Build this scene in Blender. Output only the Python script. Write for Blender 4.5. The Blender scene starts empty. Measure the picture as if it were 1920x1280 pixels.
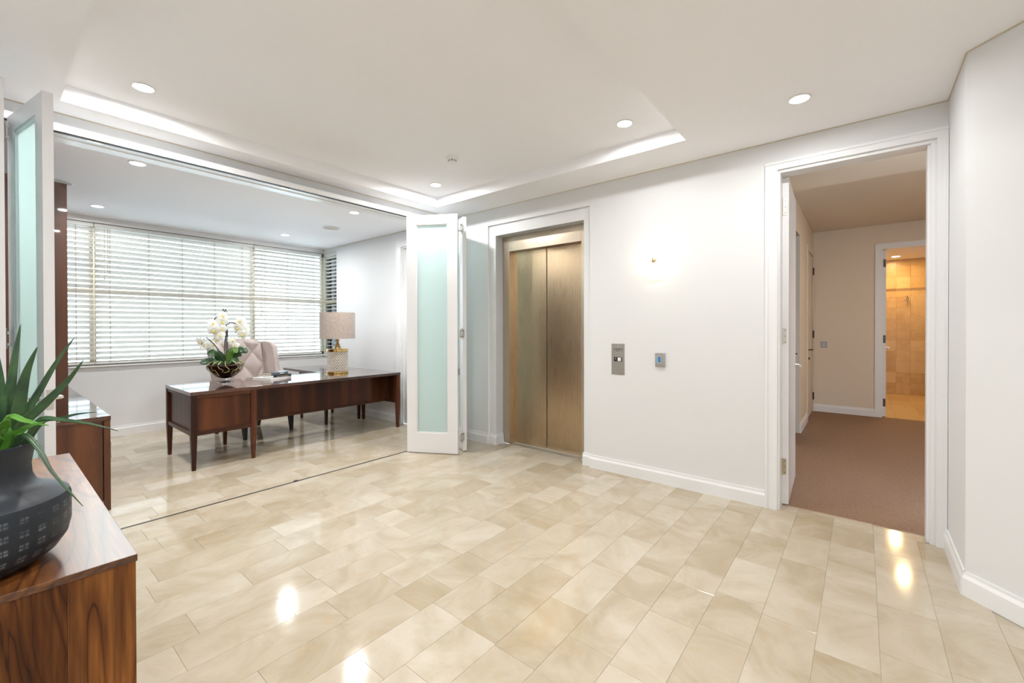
import bpy, bmesh, math, random
from mathutils import Vector, Matrix
random.seed(7)
scene = bpy.context.scene
C = bpy.context.collection
PI = math.pi

# ------------------------------------------------------------------ camera
cam = bpy.data.cameras.new('camera')
cam.sensor_width = 36.0
cam.lens = 36.0 * 805.09 / 1920.0
cam.shift_y = -(640 - 619.62) / 1920.0
cam.clip_start = 0.05
camo = bpy.data.objects.new('camera', cam)
C.objects.link(camo)
_y, _p, _r = (math.radians(v) for v in (39.194, -0.336, -0.104))
_f = Vector((-math.sin(_y) * math.cos(_p), math.cos(_y) * math.cos(_p), math.sin(_p)))
_rt = Vector((math.cos(_y), math.sin(_y), 0))
_up = _rt.cross(_f)
_rt, _up = math.cos(_r) * _rt + math.sin(_r) * _up, -math.sin(_r) * _rt + math.cos(_r) * _up
camo.matrix_world = Matrix(((_rt.x, _up.x, -_f.x, 0), (_rt.y, _up.y, -_f.y, 0), (_rt.z, _up.z, -_f.z, 1.38), (0, 0, 0, 1)))
scene.camera = camo

# ------------------------------------------------------------------ world, light levels, exposure
world = bpy.data.worlds.new('sky')
scene.world = world
world.use_nodes = True
_bg = world.node_tree.nodes['Background']
_bg.inputs['Color'].default_value = (0.72, 0.86, 1.0, 1)
_bg.inputs['Strength'].default_value = 4.2
LAMP_W = 16.0            # foyer and study downlights
CORRIDOR_W = 12.5
BATH_W = 21.0
SCONCE_W = 2.0
vs = scene.view_settings
vs.view_transform = 'Standard'
vs.look = 'None'
vs.gamma = 1.0
vs.exposure = 0.58
vs.use_curve_mapping = False
scene.cycles.diffuse_bounces = 6
scene.cycles.max_bounces = 8
scene.cycles.glossy_bounces = 4
scene.cycles.transmission_bounces = 8
scene.cycles.transparent_max_bounces = 16
scene.cycles.sample_clamp_indirect = 6.0
scene.cycles.caustics_reflective = False
scene.cycles.caustics_refractive = False
scene.cycles.use_denoising = True
scene.cycles.use_adaptive_sampling = True
scene.cycles.adaptive_threshold = 0.05


def portal(name, loc, rot, sx, sy):
    l = bpy.data.lights.new(name, 'AREA')
    l.shape = 'RECTANGLE'
    l.size, l.size_y = sx, sy
    l.cycles.is_portal = True
    o = bpy.data.objects.new(name, l)
    o.location = loc
    o.rotation_euler = rot
    C.objects.link(o)


portal('window_portal', (-7.64, 2.0, 1.815), (0, -PI / 2, 0), 1.8, 3.6)
portal('window_portal', (-7.22, 4.0, 1.815), (-PI / 2, 0, 0), 0.5, 1.8)

# ------------------------------------------------------------------ materials
MATS = {}


def mat(name, color=(0.8, 0.8, 0.8), rough=0.5, metal=0.0, spec=0.5, emit=None, estr=0.0, trans=0.0, ior=1.5, coat=0.0, aniso=0.0, sheen=0.0):
    m = bpy.data.materials.new(name)
    m.use_nodes = True
    b = m.node_tree.nodes['Principled BSDF']
    b.inputs['Base Color'].default_value = (*color, 1)
    b.inputs['Roughness'].default_value = rough
    b.inputs['Metallic'].default_value = metal
    b.inputs['Specular IOR Level'].default_value = spec
    b.inputs['IOR'].default_value = ior
    b.inputs['Transmission Weight'].default_value = trans
    b.inputs['Coat Weight'].default_value = coat
    b.inputs['Anisotropic'].default_value = aniso
    b.inputs['Sheen Weight'].default_value = sheen
    if emit:
        b.inputs['Emission Color'].default_value = (*emit, 1)
        b.inputs['Emission Strength'].default_value = estr
    MATS[name] = m
    return m


def N(m, t, **kw):
    n = m.node_tree.nodes.new(t)
    for k, v in kw.items():
        if k in n.inputs:
            n.inputs[k].default_value = v
        else:
            setattr(n, k, v)
    return n


def L(m, a, b):
    m.node_tree.links.new(a, b)


def ramp(m, fac, stops):
    r = N(m, 'ShaderNodeValToRGB')
    e = r.color_ramp.elements
    while len(e) < len(stops):
        e.new(0.5)
    for q, (p, c) in zip(e, stops):
        q.position = p
        q.color = (*c, 1)
    L(m, fac, r.inputs['Fac'])
    return r.outputs['Color']


def bump(m, height, strength=0.1, dist=0.01):
    b = N(m, 'ShaderNodeBump')
    b.inputs['Strength'].default_value = strength
    b.inputs['Distance'].default_value = dist
    L(m, height, b.inputs['Height'])
    L(m, b.outputs['Normal'], m.node_tree.nodes['Principled BSDF'].inputs['Normal'])


def bsdf(m):
    return m.node_tree.nodes['Principled BSDF']


def paint(name, color, rough):
    m = mat(name, color, rough, spec=0.3)
    g = N(m, 'ShaderNodeNewGeometry')
    n = N(m, 'ShaderNodeTexNoise', Scale=55.0, Detail=3.0)
    L(m, g.outputs['Position'], n.inputs['Vector'])
    bump(m, n.outputs['Fac'], 0.04, 0.004)
    return m


paint('wall_paint', (0.72, 0.72, 0.722), 0.55)
paint('ceiling_paint', (0.90, 0.895, 0.91), 0.7)
paint('corridor_paint', (0.71, 0.615, 0.50), 0.6)
paint('trim_paint', (0.79, 0.79, 0.795), 0.28)
paint('door_paint', (0.77, 0.765, 0.775), 0.3)


def stone(name, c0, c1, rough, rnd=0.5, vein=(0.50, 0.36, 0.2), vfac=0.35, scale=2.6):
    m = mat(name, c0, rough, spec=0.5)
    g = N(m, 'ShaderNodeNewGeometry')
    oi = N(m, 'ShaderNodeObjectInfo')
    mul = N(m, 'ShaderNodeVectorMath', operation='SCALE')
    mul.inputs['Scale'].default_value = 37.0
    comb = N(m, 'ShaderNodeCombineXYZ')
    for i in 'XYZ':
        L(m, oi.outputs['Random'], comb.inputs[i])
    L(m, comb.outputs[0], mul.inputs[0])
    add = N(m, 'ShaderNodeVectorMath', operation='ADD')
    L(m, g.outputs['Position'], add.inputs[0])
    L(m, mul.outputs[0], add.inputs[1])
    n1 = N(m, 'ShaderNodeTexNoise', Scale=scale, Detail=8.0, Roughness=0.62, Distortion=0.9)
    L(m, add.outputs[0], n1.inputs['Vector'])
    n2 = N(m, 'ShaderNodeTexNoise', Scale=scale * 5.0, Detail=6.0, Roughness=0.7, Distortion=0.4)
    L(m, add.outputs[0], n2.inputs['Vector'])
    mx = N(m, 'ShaderNodeMix', data_type='RGBA')
    mx.inputs['A'].default_value = (*c0, 1)
    mx.inputs['B'].default_value = (*c1, 1)
    ma = N(m, 'ShaderNodeMath', operation='MULTIPLY_ADD')
    L(m, oi.outputs['Random'], ma.inputs[0])
    ma.inputs[1].default_value = rnd
    s2 = N(m, 'ShaderNodeMath', operation='MULTIPLY_ADD')
    L(m, n1.outputs['Fac'], s2.inputs[0])
    s2.inputs[1].default_value = 2.2
    s2.inputs[2].default_value = -0.65 - rnd * 0.5
    L(m, s2.outputs[0], ma.inputs[2])
    ma.use_clamp = True
    L(m, ma.outputs[0], mx.inputs['Factor'])
    v = ramp(m, n2.outputs['Fac'], [(0.0, (0, 0, 0)), (0.56, (0, 0, 0)), (0.68, (vfac, vfac, vfac)), (1.0, (vfac, vfac, vfac))])
    mv = N(m, 'ShaderNodeMix', data_type='RGBA')
    L(m, v, mv.inputs['Factor'])
    L(m, mx.outputs['Result'], mv.inputs['A'])
    mv.inputs['B'].default_value = (*vein, 1)
    L(m, mv.outputs['Result'], bsdf(m).inputs['Base Color'])
    rr = N(m, 'ShaderNodeMath', operation='MULTIPLY_ADD')
    L(m, n2.outputs['Fac'], rr.inputs[0])
    rr.inputs[1].default_value = 0.08
    rr.inputs[2].default_value = rough - 0.04
    L(m, rr.outputs[0], bsdf(m).inputs['Roughness'])
    return m


stone('limestone', (0.56, 0.495, 0.40), (0.40, 0.32, 0.21), 0.09, rnd=0.62)
stone('bath_stone', (0.62, 0.42, 0.18), (0.50, 0.30, 0.10), 0.3, rnd=0.9, vein=(0.36, 0.2, 0.08), vfac=0.4, scale=4)
stone('bath_accent', (0.34, 0.2, 0.08), (0.24, 0.13, 0.05), 0.3, rnd=0.9, scale=8)
mat('grout', (0.46, 0.39, 0.29), 0.4)
mat('bath_grout', (0.46, 0.32, 0.17), 0.8)


def wood(name, dark, mid, light, axis='Z', rough=0.25, grain=30.0, figure=1.5, coat=0.25, warp=0.6):
    m = mat(name, mid, rough, coat=coat)
    tc = N(m, 'ShaderNodeTexCoord')
    mp = N(m, 'ShaderNodeMapping')
    s = {'X': (0.06, 1, 1), 'Y': (1, 0.06, 1), 'Z': (1, 1, 0.06)}[axis]
    mp.inputs['Scale'].default_value = s
    L(m, tc.outputs['Object'], mp.inputs['Vector'])
    fig = N(m, 'ShaderNodeTexNoise', Scale=figure * 4, Detail=4.0, Distortion=warp)
    L(m, mp.outputs[0], fig.inputs['Vector'])
    gr = N(m, 'ShaderNodeTexNoise', Scale=grain * 5, Detail=5.0, Roughness=0.7)
    L(m, mp.outputs[0], gr.inputs['Vector'])
    mi = N(m, 'ShaderNodeMath', operation='MULTIPLY_ADD')
    L(m, gr.outputs['Fac'], mi.inputs[0])
    mi.inputs[1].default_value = 0.45
    ad = N(m, 'ShaderNodeMath', operation='MULTIPLY_ADD')
    L(m, fig.outputs['Fac'], ad.inputs[0])
    ad.inputs[1].default_value = 1.3
    ad.inputs[2].default_value = -0.38
    L(m, ad.outputs[0], mi.inputs[2])
    col = ramp(m, mi.outputs[0], [(0.2, dark), (0.5, mid), (0.8, light)])
    L(m, col, bsdf(m).inputs['Base Color'])
    bump(m, gr.outputs['Fac'], 0.05, 0.002)
    return m


WD = ((0.022, 0.006, 0.003), (0.066, 0.019, 0.007), (0.15, 0.046, 0.016))
wood('desk_top_wood', *WD, axis='Y', rough=0.2, coat=1.0)
bsdf(MATS['desk_top_wood']).inputs['Coat Roughness'].default_value = 0.06
wood('credenza_top_wood', *WD, axis='X', rough=0.2, coat=1.0)
bsdf(MATS['credenza_top_wood']).inputs['Coat Roughness'].default_value = 0.06
for ax in 'XYZ':
    wood('desk_wood_' + ax, *WD, axis=ax, rough=0.3, coat=0.0)
    bsdf(MATS['desk_wood_' + ax]).inputs['Specular IOR Level'].default_value = 0.3
    wood('joinery_wood_' + ax, (0.035, 0.009, 0.003), (0.095, 0.028, 0.009), (0.18, 0.058, 0.018), axis=ax, rough=0.3, grain=36, coat=0.15)


def figured(name, axis):
    # broad cathedral figure of the sideboard
    m = mat(name, (0.16, 0.06, 0.02), 0.36, spec=0.25)
    tc = N(m, 'ShaderNodeTexCoord')
    oi = N(m, 'ShaderNodeObjectInfo')
    mp = N(m, 'ShaderNodeMapping')
    mp.inputs['Scale'].default_value = {'X': (0.22, 1, 1), 'Z': (1, 1, 0.22)}[axis]
    L(m, tc.outputs['Object'], mp.inputs['Vector'])
    cx = N(m, 'ShaderNodeCombineXYZ')
    mm = N(m, 'ShaderNodeMath', operation='MULTIPLY')
    mm.inputs[1].default_value = 9.0
    L(m, oi.outputs['Random'], mm.inputs[0])
    for i in 'XYZ':
        L(m, mm.outputs[0], cx.inputs[i])
    L(m, cx.outputs[0], mp.inputs['Location'])
    n = N(m, 'ShaderNodeTexNoise', Scale=3.6, Detail=4.0, Roughness=0.42, Distortion=1.3)
    L(m, mp.outputs[0], n.inputs['Vector'])
    mu = N(m, 'ShaderNodeMath', operation='MULTIPLY')
    mu.inputs[1].default_value = 24.0
    L(m, n.outputs['Fac'], mu.inputs[0])
    fr = N(m, 'ShaderNodeMath', operation='PINGPONG')
    fr.inputs[1].default_value = 1.0
    L(m, mu.outputs[0], fr.inputs[0])
    lines = ramp(m, fr.outputs[0], [(0.0, (0.05, 0.015, 0.004)), (0.10, (0.155, 0.052, 0.012)), (0.5, (0.21, 0.074, 0.017)), (1.0, (0.28, 0.108, 0.025))])
    g = N(m, 'ShaderNodeTexNoise', Scale=110.0, Detail=4.0)
    mp2 = N(m, 'ShaderNodeMapping')
    mp2.inputs['Scale'].default_value = {'X': (0.05, 1, 1), 'Z': (1, 1, 0.05)}[axis]
    L(m, tc.outputs['Object'], mp2.inputs['Vector'])
    L(m, mp2.outputs[0], g.inputs['Vector'])
    gc = ramp(m, g.outputs['Fac'], [(0.3, (0.55, 0.52, 0.5)), (0.7, (1.15, 1.15, 1.15))])
    big = N(m, 'ShaderNodeTexNoise', Scale=3.0, Detail=2.0)
    L(m, mp.outputs[0], big.inputs['Vector'])
    bc = ramp(m, big.outputs['Fac'], [(0.36, (0.42, 0.36, 0.34)), (0.6, (1.1, 1.1, 1.1))])
    m1 = N(m, 'ShaderNodeMix', data_type='RGBA', blend_type='MULTIPLY')
    m1.inputs['Factor'].default_value = 1.0
    L(m, lines, m1.inputs['A'])
    L(m, gc, m1.inputs['B'])
    m2 = N(m, 'ShaderNodeMix', data_type='RGBA', blend_type='MULTIPLY')
    m2.inputs['Factor'].default_value = 1.0
    L(m, m1.outputs['Result'], m2.inputs['A'])
    L(m, bc, m2.inputs['B'])
    L(m, m2.outputs['Result'], bsdf(m).inputs['Base Color'])
    bump(m, g.outputs['Fac'], 0.05, 0.002)
    return m


figured('sideboard_wood_Z', 'Z')
figured('sideboard_wood_X', 'X')
figured('sideboard_top_wood', 'X')
b_ = bsdf(MATS['sideboard_top_wood'])
b_.inputs['Coat Weight'].default_value = 1.0
b_.inputs['Coat IOR'].default_value = 1.5
b_.inputs['Coat Roughness'].default_value = 0.34


def brushed(name, color, rough, axis='Z'):
    m = mat(name, color, rough, metal=1.0)
    tc = N(m, 'ShaderNodeTexCoord')
    mp = N(m, 'ShaderNodeMapping')
    mp.inputs['Scale'].default_value = {'Z': (400, 400, 3), 'X': (3, 400, 400)}[axis]
    L(m, tc.outputs['Object'], mp.inputs['Vector'])
    n = N(m, 'ShaderNodeTexNoise', Scale=1.0, Detail=2.0)
    L(m, mp.outputs[0], n.inputs['Vector'])
    r = N(m, 'ShaderNodeMath', operation='MULTIPLY_ADD')
    L(m, n.outputs['Fac'], r.inputs[0])
    r.inputs[1].default_value = 0.06
    r.inputs[2].default_value = rough - 0.03
    L(m, r.outputs[0], bsdf(m).inputs['Roughness'])
    bump(m, n.outputs['Fac'], 0.02, 0.001)
    return m


brushed('bronze_steel', (0.56, 0.43, 0.28), 0.28)
brushed('bronze_frame', (0.58, 0.49, 0.38), 0.34)
brushed('plate_steel', (0.50, 0.47, 0.43), 0.38, 'X')
mat('sill_metal', (0.55, 0.54, 0.52), 0.4, metal=1.0)
mat('chrome', (0.75, 0.75, 0.74), 0.18, metal=1.0)
mat('satin_nickel', (0.62, 0.60, 0.56), 0.32, metal=1.0)
mat('old_brass_hinge', (0.52, 0.46, 0.34), 0.35, metal=1.0)
mat('dark_hinge', (0.10, 0.08, 0.065), 0.4, metal=0.8)
mat('dark_metal', (0.06, 0.055, 0.05), 0.45, metal=0.7)
mat('black_plastic', (0.012, 0.012, 0.012), 0.35)
mat('white_plastic', (0.80, 0.80, 0.79), 0.4)
mat('grey_plastic', (0.40, 0.40, 0.42), 0.4)
mat('speaker_cloth', (0.55, 0.52, 0.45), 0.8)
mat('brass', (0.78, 0.52, 0.20), 0.2, metal=1.0)
mat('aged_brass', (0.58, 0.42, 0.22), 0.3, metal=1.0)
mat('ivory_ceramic', (0.78, 0.72, 0.62), 0.25, coat=0.3)
mat('lamp_core', (0.10, 0.065, 0.03), 0.4, metal=0.5)
mat('black_leg', (0.014, 0.011, 0.010), 0.3)
mat('window_frame', (0.58, 0.53, 0.42), 0.5)
mat('window_frame_dark', (0.10, 0.10, 0.11), 0.5)
mat('blind_cord', (0.35, 0.28, 0.22), 0.8)
mat('mirror_glass', (0.30, 0.25, 0.19), 0.04, metal=1.0)
mat('soil', (0.045, 0.017, 0.011), 0.95)
mat('root', (0.52, 0.44, 0.17), 0.6)
mat('orchid_leaf', (0.020, 0.060, 0.014), 0.35)
mat('orchid_leaf_light', (0.09, 0.17, 0.03), 0.35)
mat('orchid_stem', (0.05, 0.042, 0.04), 0.6)
mat('orchid_lip', (0.80, 0.62, 0.12), 0.5)
mat('clear_glass', (1, 1, 1), 0.0, trans=1.0, ior=1.45)
mat('paper', (0.85, 0.83, 0.78), 0.7)
mat('paper_tan', (0.62, 0.50, 0.34), 0.7)
mat('cover_white', (0.86, 0.86, 0.86), 0.35)
mat('cover_black', (0.014, 0.016, 0.014), 0.4)
mat('cover_slate', (0.10, 0.12, 0.14), 0.25, coat=0.4)
mat('cover_gilt', (0.55, 0.47, 0.30), 0.5)
mat('screen_blue', (0.02, 0.10, 0.26), 0.2, emit=(0.03, 0.16, 0.42), estr=0.35)
mat('screen_line', (0.10, 0.30, 0.50), 0.3)
mat('lamp_lens', (1, 1, 1), 0.3, emit=(1.0, 0.97, 0.92), estr=22.0)
mat('sconce_hub', (0.80, 0.62, 0.42), 0.35, metal=1.0)
mat('painted_shadow_line', (0.60, 0.51, 0.38), 0.8)  # tan colour stands in for the shade of the gap under the ceilings
mat('soffit_board', (0.55, 0.52, 0.48), 0.6)


def glassy(name, color, tmix, rough=0.35):
    # satin glass: lets light through diffusely, with a soft sheen
    m = bpy.data.materials.new(name)
    m.use_nodes = True
    nt = m.node_tree
    nt.nodes.clear()
    out = nt.nodes.new('ShaderNodeOutputMaterial')
    d = nt.nodes.new('ShaderNodeBsdfDiffuse')
    t = nt.nodes.new('ShaderNodeBsdfTranslucent')
    g = nt.nodes.new('ShaderNodeBsdfGlossy')
    d.inputs['Color'].default_value = (*color, 1)
    t.inputs['Color'].default_value = (*color, 1)
    g.inputs['Roughness'].default_value = rough
    m1 = nt.nodes.new('ShaderNodeMixShader')
    m1.inputs[0].default_value = tmix
    m2 = nt.nodes.new('ShaderNodeMixShader')
    m2.inputs[0].default_value = 0.05
    nt.links.new(d.outputs[0], m1.inputs[1])
    nt.links.new(t.outputs[0], m1.inputs[2])
    nt.links.new(m1.outputs[0], m2.inputs[1])
    nt.links.new(g.outputs[0], m2.inputs[2])
    nt.links.new(m2.outputs[0], out.inputs[0])
    MATS[name] = m
    return m


glassy('frosted_glass', (0.82, 0.93, 0.915), 0.70, 0.2)
glassy('sconce_glass', (0.98, 0.97, 0.94), 0.72, 0.3)
glassy('slat_paint', (0.90, 0.88, 0.84), 0.50, 0.4)
glassy('petal', (0.90, 0.90, 0.84), 0.35, 0.6)


def pane_mat():
    m = bpy.data.materials.new('window_glass')
    m.use_nodes = True
    nt = m.node_tree
    nt.nodes.clear()
    out = nt.nodes.new('ShaderNodeOutputMaterial')
    t = nt.nodes.new('ShaderNodeBsdfTransparent')
    t.inputs['Color'].default_value = (0.95, 0.98, 0.97, 1)
    g = nt.nodes.new('ShaderNodeBsdfGlossy')
    g.inputs['Roughness'].default_value = 0.02
    fr = nt.nodes.new('ShaderNodeFresnel')
    mx = nt.nodes.new('ShaderNodeMixShader')
    nt.links.new(fr.outputs[0], mx.inputs[0])
    nt.links.new(t.outputs[0], mx.inputs[1])
    nt.links.new(g.outputs[0], mx.inputs[2])
    nt.links.new(mx.outputs[0], out.inputs[0])
    MATS['window_glass'] = m


pane_mat()


def fabric(name, color, scale, amt=0.25, rough=0.9, sheen=0.3):
    m = mat(name, color, rough, spec=0.2, sheen=sheen)
    tc = N(m, 'ShaderNodeTexCoord')
    n = N(m, 'ShaderNodeTexNoise', Scale=scale, Detail=5.0, Roughness=0.7)
    L(m, tc.outputs['Object'], n.inputs['Vector'])
    a = tuple(c * (1 - amt) for c in color)
    b = tuple(min(1, c * (1 + amt)) for c in color)
    L(m, ramp(m, n.outputs['Fac'], [(0.3, a), (0.7, b)]), bsdf(m).inputs['Base Color'])
    bump(m, n.outputs['Fac'], 0.15, 0.002)
    return m


fabric('chair_linen', (0.47, 0.395, 0.365), 220, 0.10)
fabric('shade_linen', (0.46, 0.38, 0.33), 70, 0.30)


def carpet_mat():
    m = mat('carpet', (0.26, 0.17, 0.13), 0.95, spec=0.1)
    g = N(m, 'ShaderNodeNewGeometry')
    w = N(m, 'ShaderNodeTexWave', Scale=15.0, Distortion=1.6, Detail=2.0)
    w.bands_direction = 'Y'
    L(m, g.outputs['Position'], w.inputs['Vector'])
    n = N(m, 'ShaderNodeTexNoise', Scale=160.0, Detail=4.0)
    L(m, g.outputs['Position'], n.inputs['Vector'])
    s = N(m, 'ShaderNodeMath', operation='ADD')
    L(m, w.outputs['Fac'], s.inputs[0])
    L(m, n.outputs['Fac'], s.inputs[1])
    L(m, ramp(m, s.outputs[0], [(0.45, (0.10, 0.055, 0.036)), (0.95, (0.245, 0.15, 0.095)), (1.35, (0.43, 0.285, 0.20))]), bsdf(m).inputs['Base Color'])
    bump(m, s.outputs[0], 0.5, 0.006)


carpet_mat()


def vase_mats():
    m = mat('vase_glaze', (0.028, 0.033, 0.042), 0.42, spec=0.35)
    # band of woven-look square marks around the belly
    tc = N(m, 'ShaderNodeTexCoord')
    sp = N(m, 'ShaderNodeSeparateXYZ')
    L(m, tc.outputs['Object'], sp.inputs[0])
    at = N(m, 'ShaderNodeMath', operation='ARCTAN2')
    L(m, sp.outputs['Y'], at.inputs[0])
    L(m, sp.outputs['X'], at.inputs[1])

    def math(op, a, b=None, c=None):
        q = N(m, 'ShaderNodeMath', operation=op)
        for i, v in enumerate((a, b, c)):
            if v is None:
                continue
            if isinstance(v, (int, float)):
                q.inputs[i].default_value = v
            else:
                L(m, v, q.inputs[i])
        return q.outputs[0]
    u = math('MULTIPLY', at.outputs[0], 31 / (2 * PI))
    v = math('MULTIPLY', sp.outputs['Z'], 1 / 0.0305)
    row = math('FLOOR', v)
    odd = math('MULTIPLY', math('MODULO', row, 2.0), 0.0)
    fu = math('SUBTRACT', math('FRACT', math('ADD', math('ADD', u, odd), 50.0)), 0.5)
    fv = math('SUBTRACT', math('FRACT', v), 0.5)
    au, av = math('ABSOLUTE', fu), math('ABSOLUTE', fv)
    inside = math('MULTIPLY', math('LESS_THAN', au, 0.24), math('LESS_THAN', av, 0.24))
    cross = math('MULTIPLY', math('GREATER_THAN', au, 0.025), math('GREATER_THAN', av, 0.035))
    band = math('MULTIPLY', math('LESS_THAN', sp.outputs['Z'], 0.152), math('GREATER_THAN', sp.outputs['Z'], 0.012))
    n = N(m, 'ShaderNodeTexNoise', Scale=160.0, Detail=4.0)
    L(m, tc.outputs['Object'], n.inputs['Vector'])
    wear = math('MULTIPLY', math('SUBTRACT', n.outputs['Fac'], 0.30), 2.2)
    wear.node.use_clamp = True
    n3 = N(m, 'ShaderNodeTexNoise', Scale=14.0, Detail=2.0)
    L(m, tc.outputs['Object'], n3.inputs['Vector'])
    wear2 = math('MULTIPLY', math('SUBTRACT', n3.outputs['Fac'], 0.28), 2.4)
    wear2.node.use_clamp = True
    fac = math('MULTIPLY', math('MULTIPLY', math('MULTIPLY', inside, cross), math('MULTIPLY', wear, wear2)), math('MULTIPLY', band, 0.8))
    mx = N(m, 'ShaderNodeMix', data_type='RGBA')
    L(m, fac, mx.inputs['Factor'])
    mx.inputs['A'].default_value = (0.014, 0.018, 0.024, 1)
    mx.inputs['B'].default_value = (0.42, 0.47, 0.50, 1)
    L(m, mx.outputs['Result'], bsdf(m).inputs['Base Color'])


vase_mats()


def blade_mat():
    m = mat('plant_blade', (0.03, 0.08, 0.03), 0.42)
    tc = N(m, 'ShaderNodeTexCoord')
    n = N(m, 'ShaderNodeTexNoise', Scale=14.0, Detail=3.0)
    L(m, tc.outputs['Object'], n.inputs['Vector'])
    L(m, ramp(m, n.outputs['Fac'], [(0.35, (0.016, 0.045, 0.020)), (0.62, (0.045, 0.105, 0.035)), (0.8, (0.14, 0.17, 0.07))]), bsdf(m).inputs['Base Color'])
    mat('plant_blade_bright', (0.10, 0.27, 0.035), 0.4)


blade_mat()

# ------------------------------------------------------------------ mesh helpers


class MB:
    def __init__(s):
        s.v, s.f = [], []

    def box(s, x0, x1, y0, y1, z0, z1):
        b = len(s.v)
        s.v += [(x0, y0, z0), (x1, y0, z0), (x1, y1, z0), (x0, y1, z0), (x0, y0, z1), (x1, y0, z1), (x1, y1, z1), (x0, y1, z1)]
        s.f += [tuple(b + i for i in q) for q in ((3, 2, 1, 0), (4, 5, 6, 7), (0, 1, 5, 4), (1, 2, 6, 5), (2, 3, 7, 6), (3, 0, 4, 7))]
        return s

    def prism(s, pts, z0, z1):
        b, n = len(s.v), len(pts)
        s.v += [(x, y, z0) for x, y in pts] + [(x, y, z1) for x, y in pts]
        s.f += [tuple(b + i for i in range(n - 1, -1, -1)), tuple(b + n + i for i in range(n))]
        s.f += [(b + i, b + (i + 1) % n, b + n + (i + 1) % n, b + n + i) for i in range(n)]
        return s

    def frustum(s, c0, h0, c1, h1):
        # tapered post: centre (x,y,z), half sizes (hx,hy)
        b = len(s.v)
        for (x, y, z), (hx, hy) in ((c0, h0), (c1, h1)):
            s.v += [(x - hx, y - hy, z), (x + hx, y - hy, z), (x + hx, y + hy, z), (x - hx, y + hy, z)]
        s.f += [tuple(b + i for i in q) for q in ((3, 2, 1, 0), (4, 5, 6, 7), (0, 1, 5, 4), (1, 2, 6, 5), (2, 3, 7, 6), (3, 0, 4, 7))]
        return s

    def lathe(s, prof, n=32, axis='Z', at=(0, 0, 0), cap=True):
        b = len(s.v)
        for r, z in prof:
            for i in range(n):
                a = 2 * PI * i / n
                p = (r * math.cos(a), r * math.sin(a), z)
                if axis == 'Y':
                    p = (p[0], p[2], -p[1])
                elif axis == 'X':
                    p = (p[2], p[0], p[1])
                s.v.append((p[0] + at[0], p[1] + at[1], p[2] + at[2]))
        m = len(prof)
        for j in range(m - 1):
            for i in range(n):
                k = (i + 1) % n
                s.f.append((b + j * n + i, b + j * n + k, b + (j + 1) * n + k, b + (j + 1) * n + i))
        if cap:
            s.f.append(tuple(b + i for i in range(n - 1, -1, -1)))
            s.f.append(tuple(b + (m - 1) * n + i for i in range(n)))
        return s

    def tube(s, path, r, n=8):
        path = [Vector(p) for p in path]
        rs = r if isinstance(r, (list, tuple)) else [r] * len(path)
        b = len(s.v)
        up = Vector((0, 0, 1))
        for i, p in enumerate(path):
            d = (path[min(i + 1, len(path) - 1)] - path[max(i - 1, 0)]).normalized()
            u = d.cross(up)
            if u.length < 1e-3:
                u = d.cross(Vector((1, 0, 0)))
            u.normalize()
            w = d.cross(u)
            for k in range(n):
                a = 2 * PI * k / n
                s.v.append(tuple(p + rs[i] * (math.cos(a) * u + math.sin(a) * w)))
        for j in range(len(path) - 1):
            for i in range(n):
                k = (i + 1) % n
                s.f.append((b + j * n + i, b + j * n + k, b + (j + 1) * n + k, b + (j + 1) * n + i))
        s.f.append(tuple(b + i for i in range(n - 1, -1, -1)))
        s.f.append(tuple(b + (len(path) - 1) * n + i for i in range(n)))
        return s

    def grid(s, fn, nu, nv):
        b = len(s.v)
        for j in range(nv + 1):
            for i in range(nu + 1):
                s.v.append(tuple(fn(i / nu, j / nv)))
        for j in range(nv):
            for i in range(nu):
                a = b + j * (nu + 1) + i
                s.f.append((a, a + 1, a + nu + 2, a + nu + 1))
        return s

    def mesh(s, name):
        me = bpy.data.meshes.new(name)
        me.from_pydata(s.v, [], s.f)
        bm = bmesh.new()
        bm.from_mesh(me)
        bmesh.ops.recalc_face_normals(bm, faces=bm.faces)
        bm.to_mesh(me)
        bm.free()
        return me

    def build(s, name, m, parent=None, smooth=False, bev=0.0, loc=None, rot=None, seg=2, thick=0.0, sub=0):
        me = s.mesh(name)
        me.materials.append(MATS[m])
        return link(name, me, parent, smooth, bev, loc, rot, seg, thick, sub)


def link(name, me, parent=None, smooth=False, bev=0.0, loc=None, rot=None, seg=2, thick=0.0, sub=0):
    o = bpy.data.objects.new(name, me)
    C.objects.link(o)
    if parent:
        o.parent = parent
    if loc:
        o.location = loc
    if rot:
        o.rotation_euler = rot
    if thick:
        q = o.modifiers.new('thickness', 'SOLIDIFY')
        q.thickness = thick
        q.offset = 0
    if bev:
        q = o.modifiers.new('bevel', 'BEVEL')
        q.width = bev
        q.segments = seg
        q.limit_method = 'ANGLE'
        q.angle_limit = math.radians(40)
    if sub:
        q = o.modifiers.new('subdivision', 'SUBSURF')
        q.levels = q.render_levels = sub
    if smooth:
        for p in me.polygons:
            p.use_smooth = True
        try:
            me.set_sharp_from_angle(angle=math.radians(40))
        except Exception:
            pass
    return o


def tag(o, label=None, cat=None, group=None, kind=None):
    if label:
        o['label'] = label
    if cat:
        o['category'] = cat
    if group:
        o['group'] = group
    if kind:
        o['kind'] = kind
    return o


def thing(name, label, cat, loc=(0, 0, 0), rz=0.0, group=None, kind=None):
    o = bpy.data.objects.new(name, None)
    C.objects.link(o)
    o.location = loc
    o.rotation_euler = (0, 0, rz)
    o.empty_display_size = 0.1
    return tag(o, label, cat, group, kind)


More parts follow.
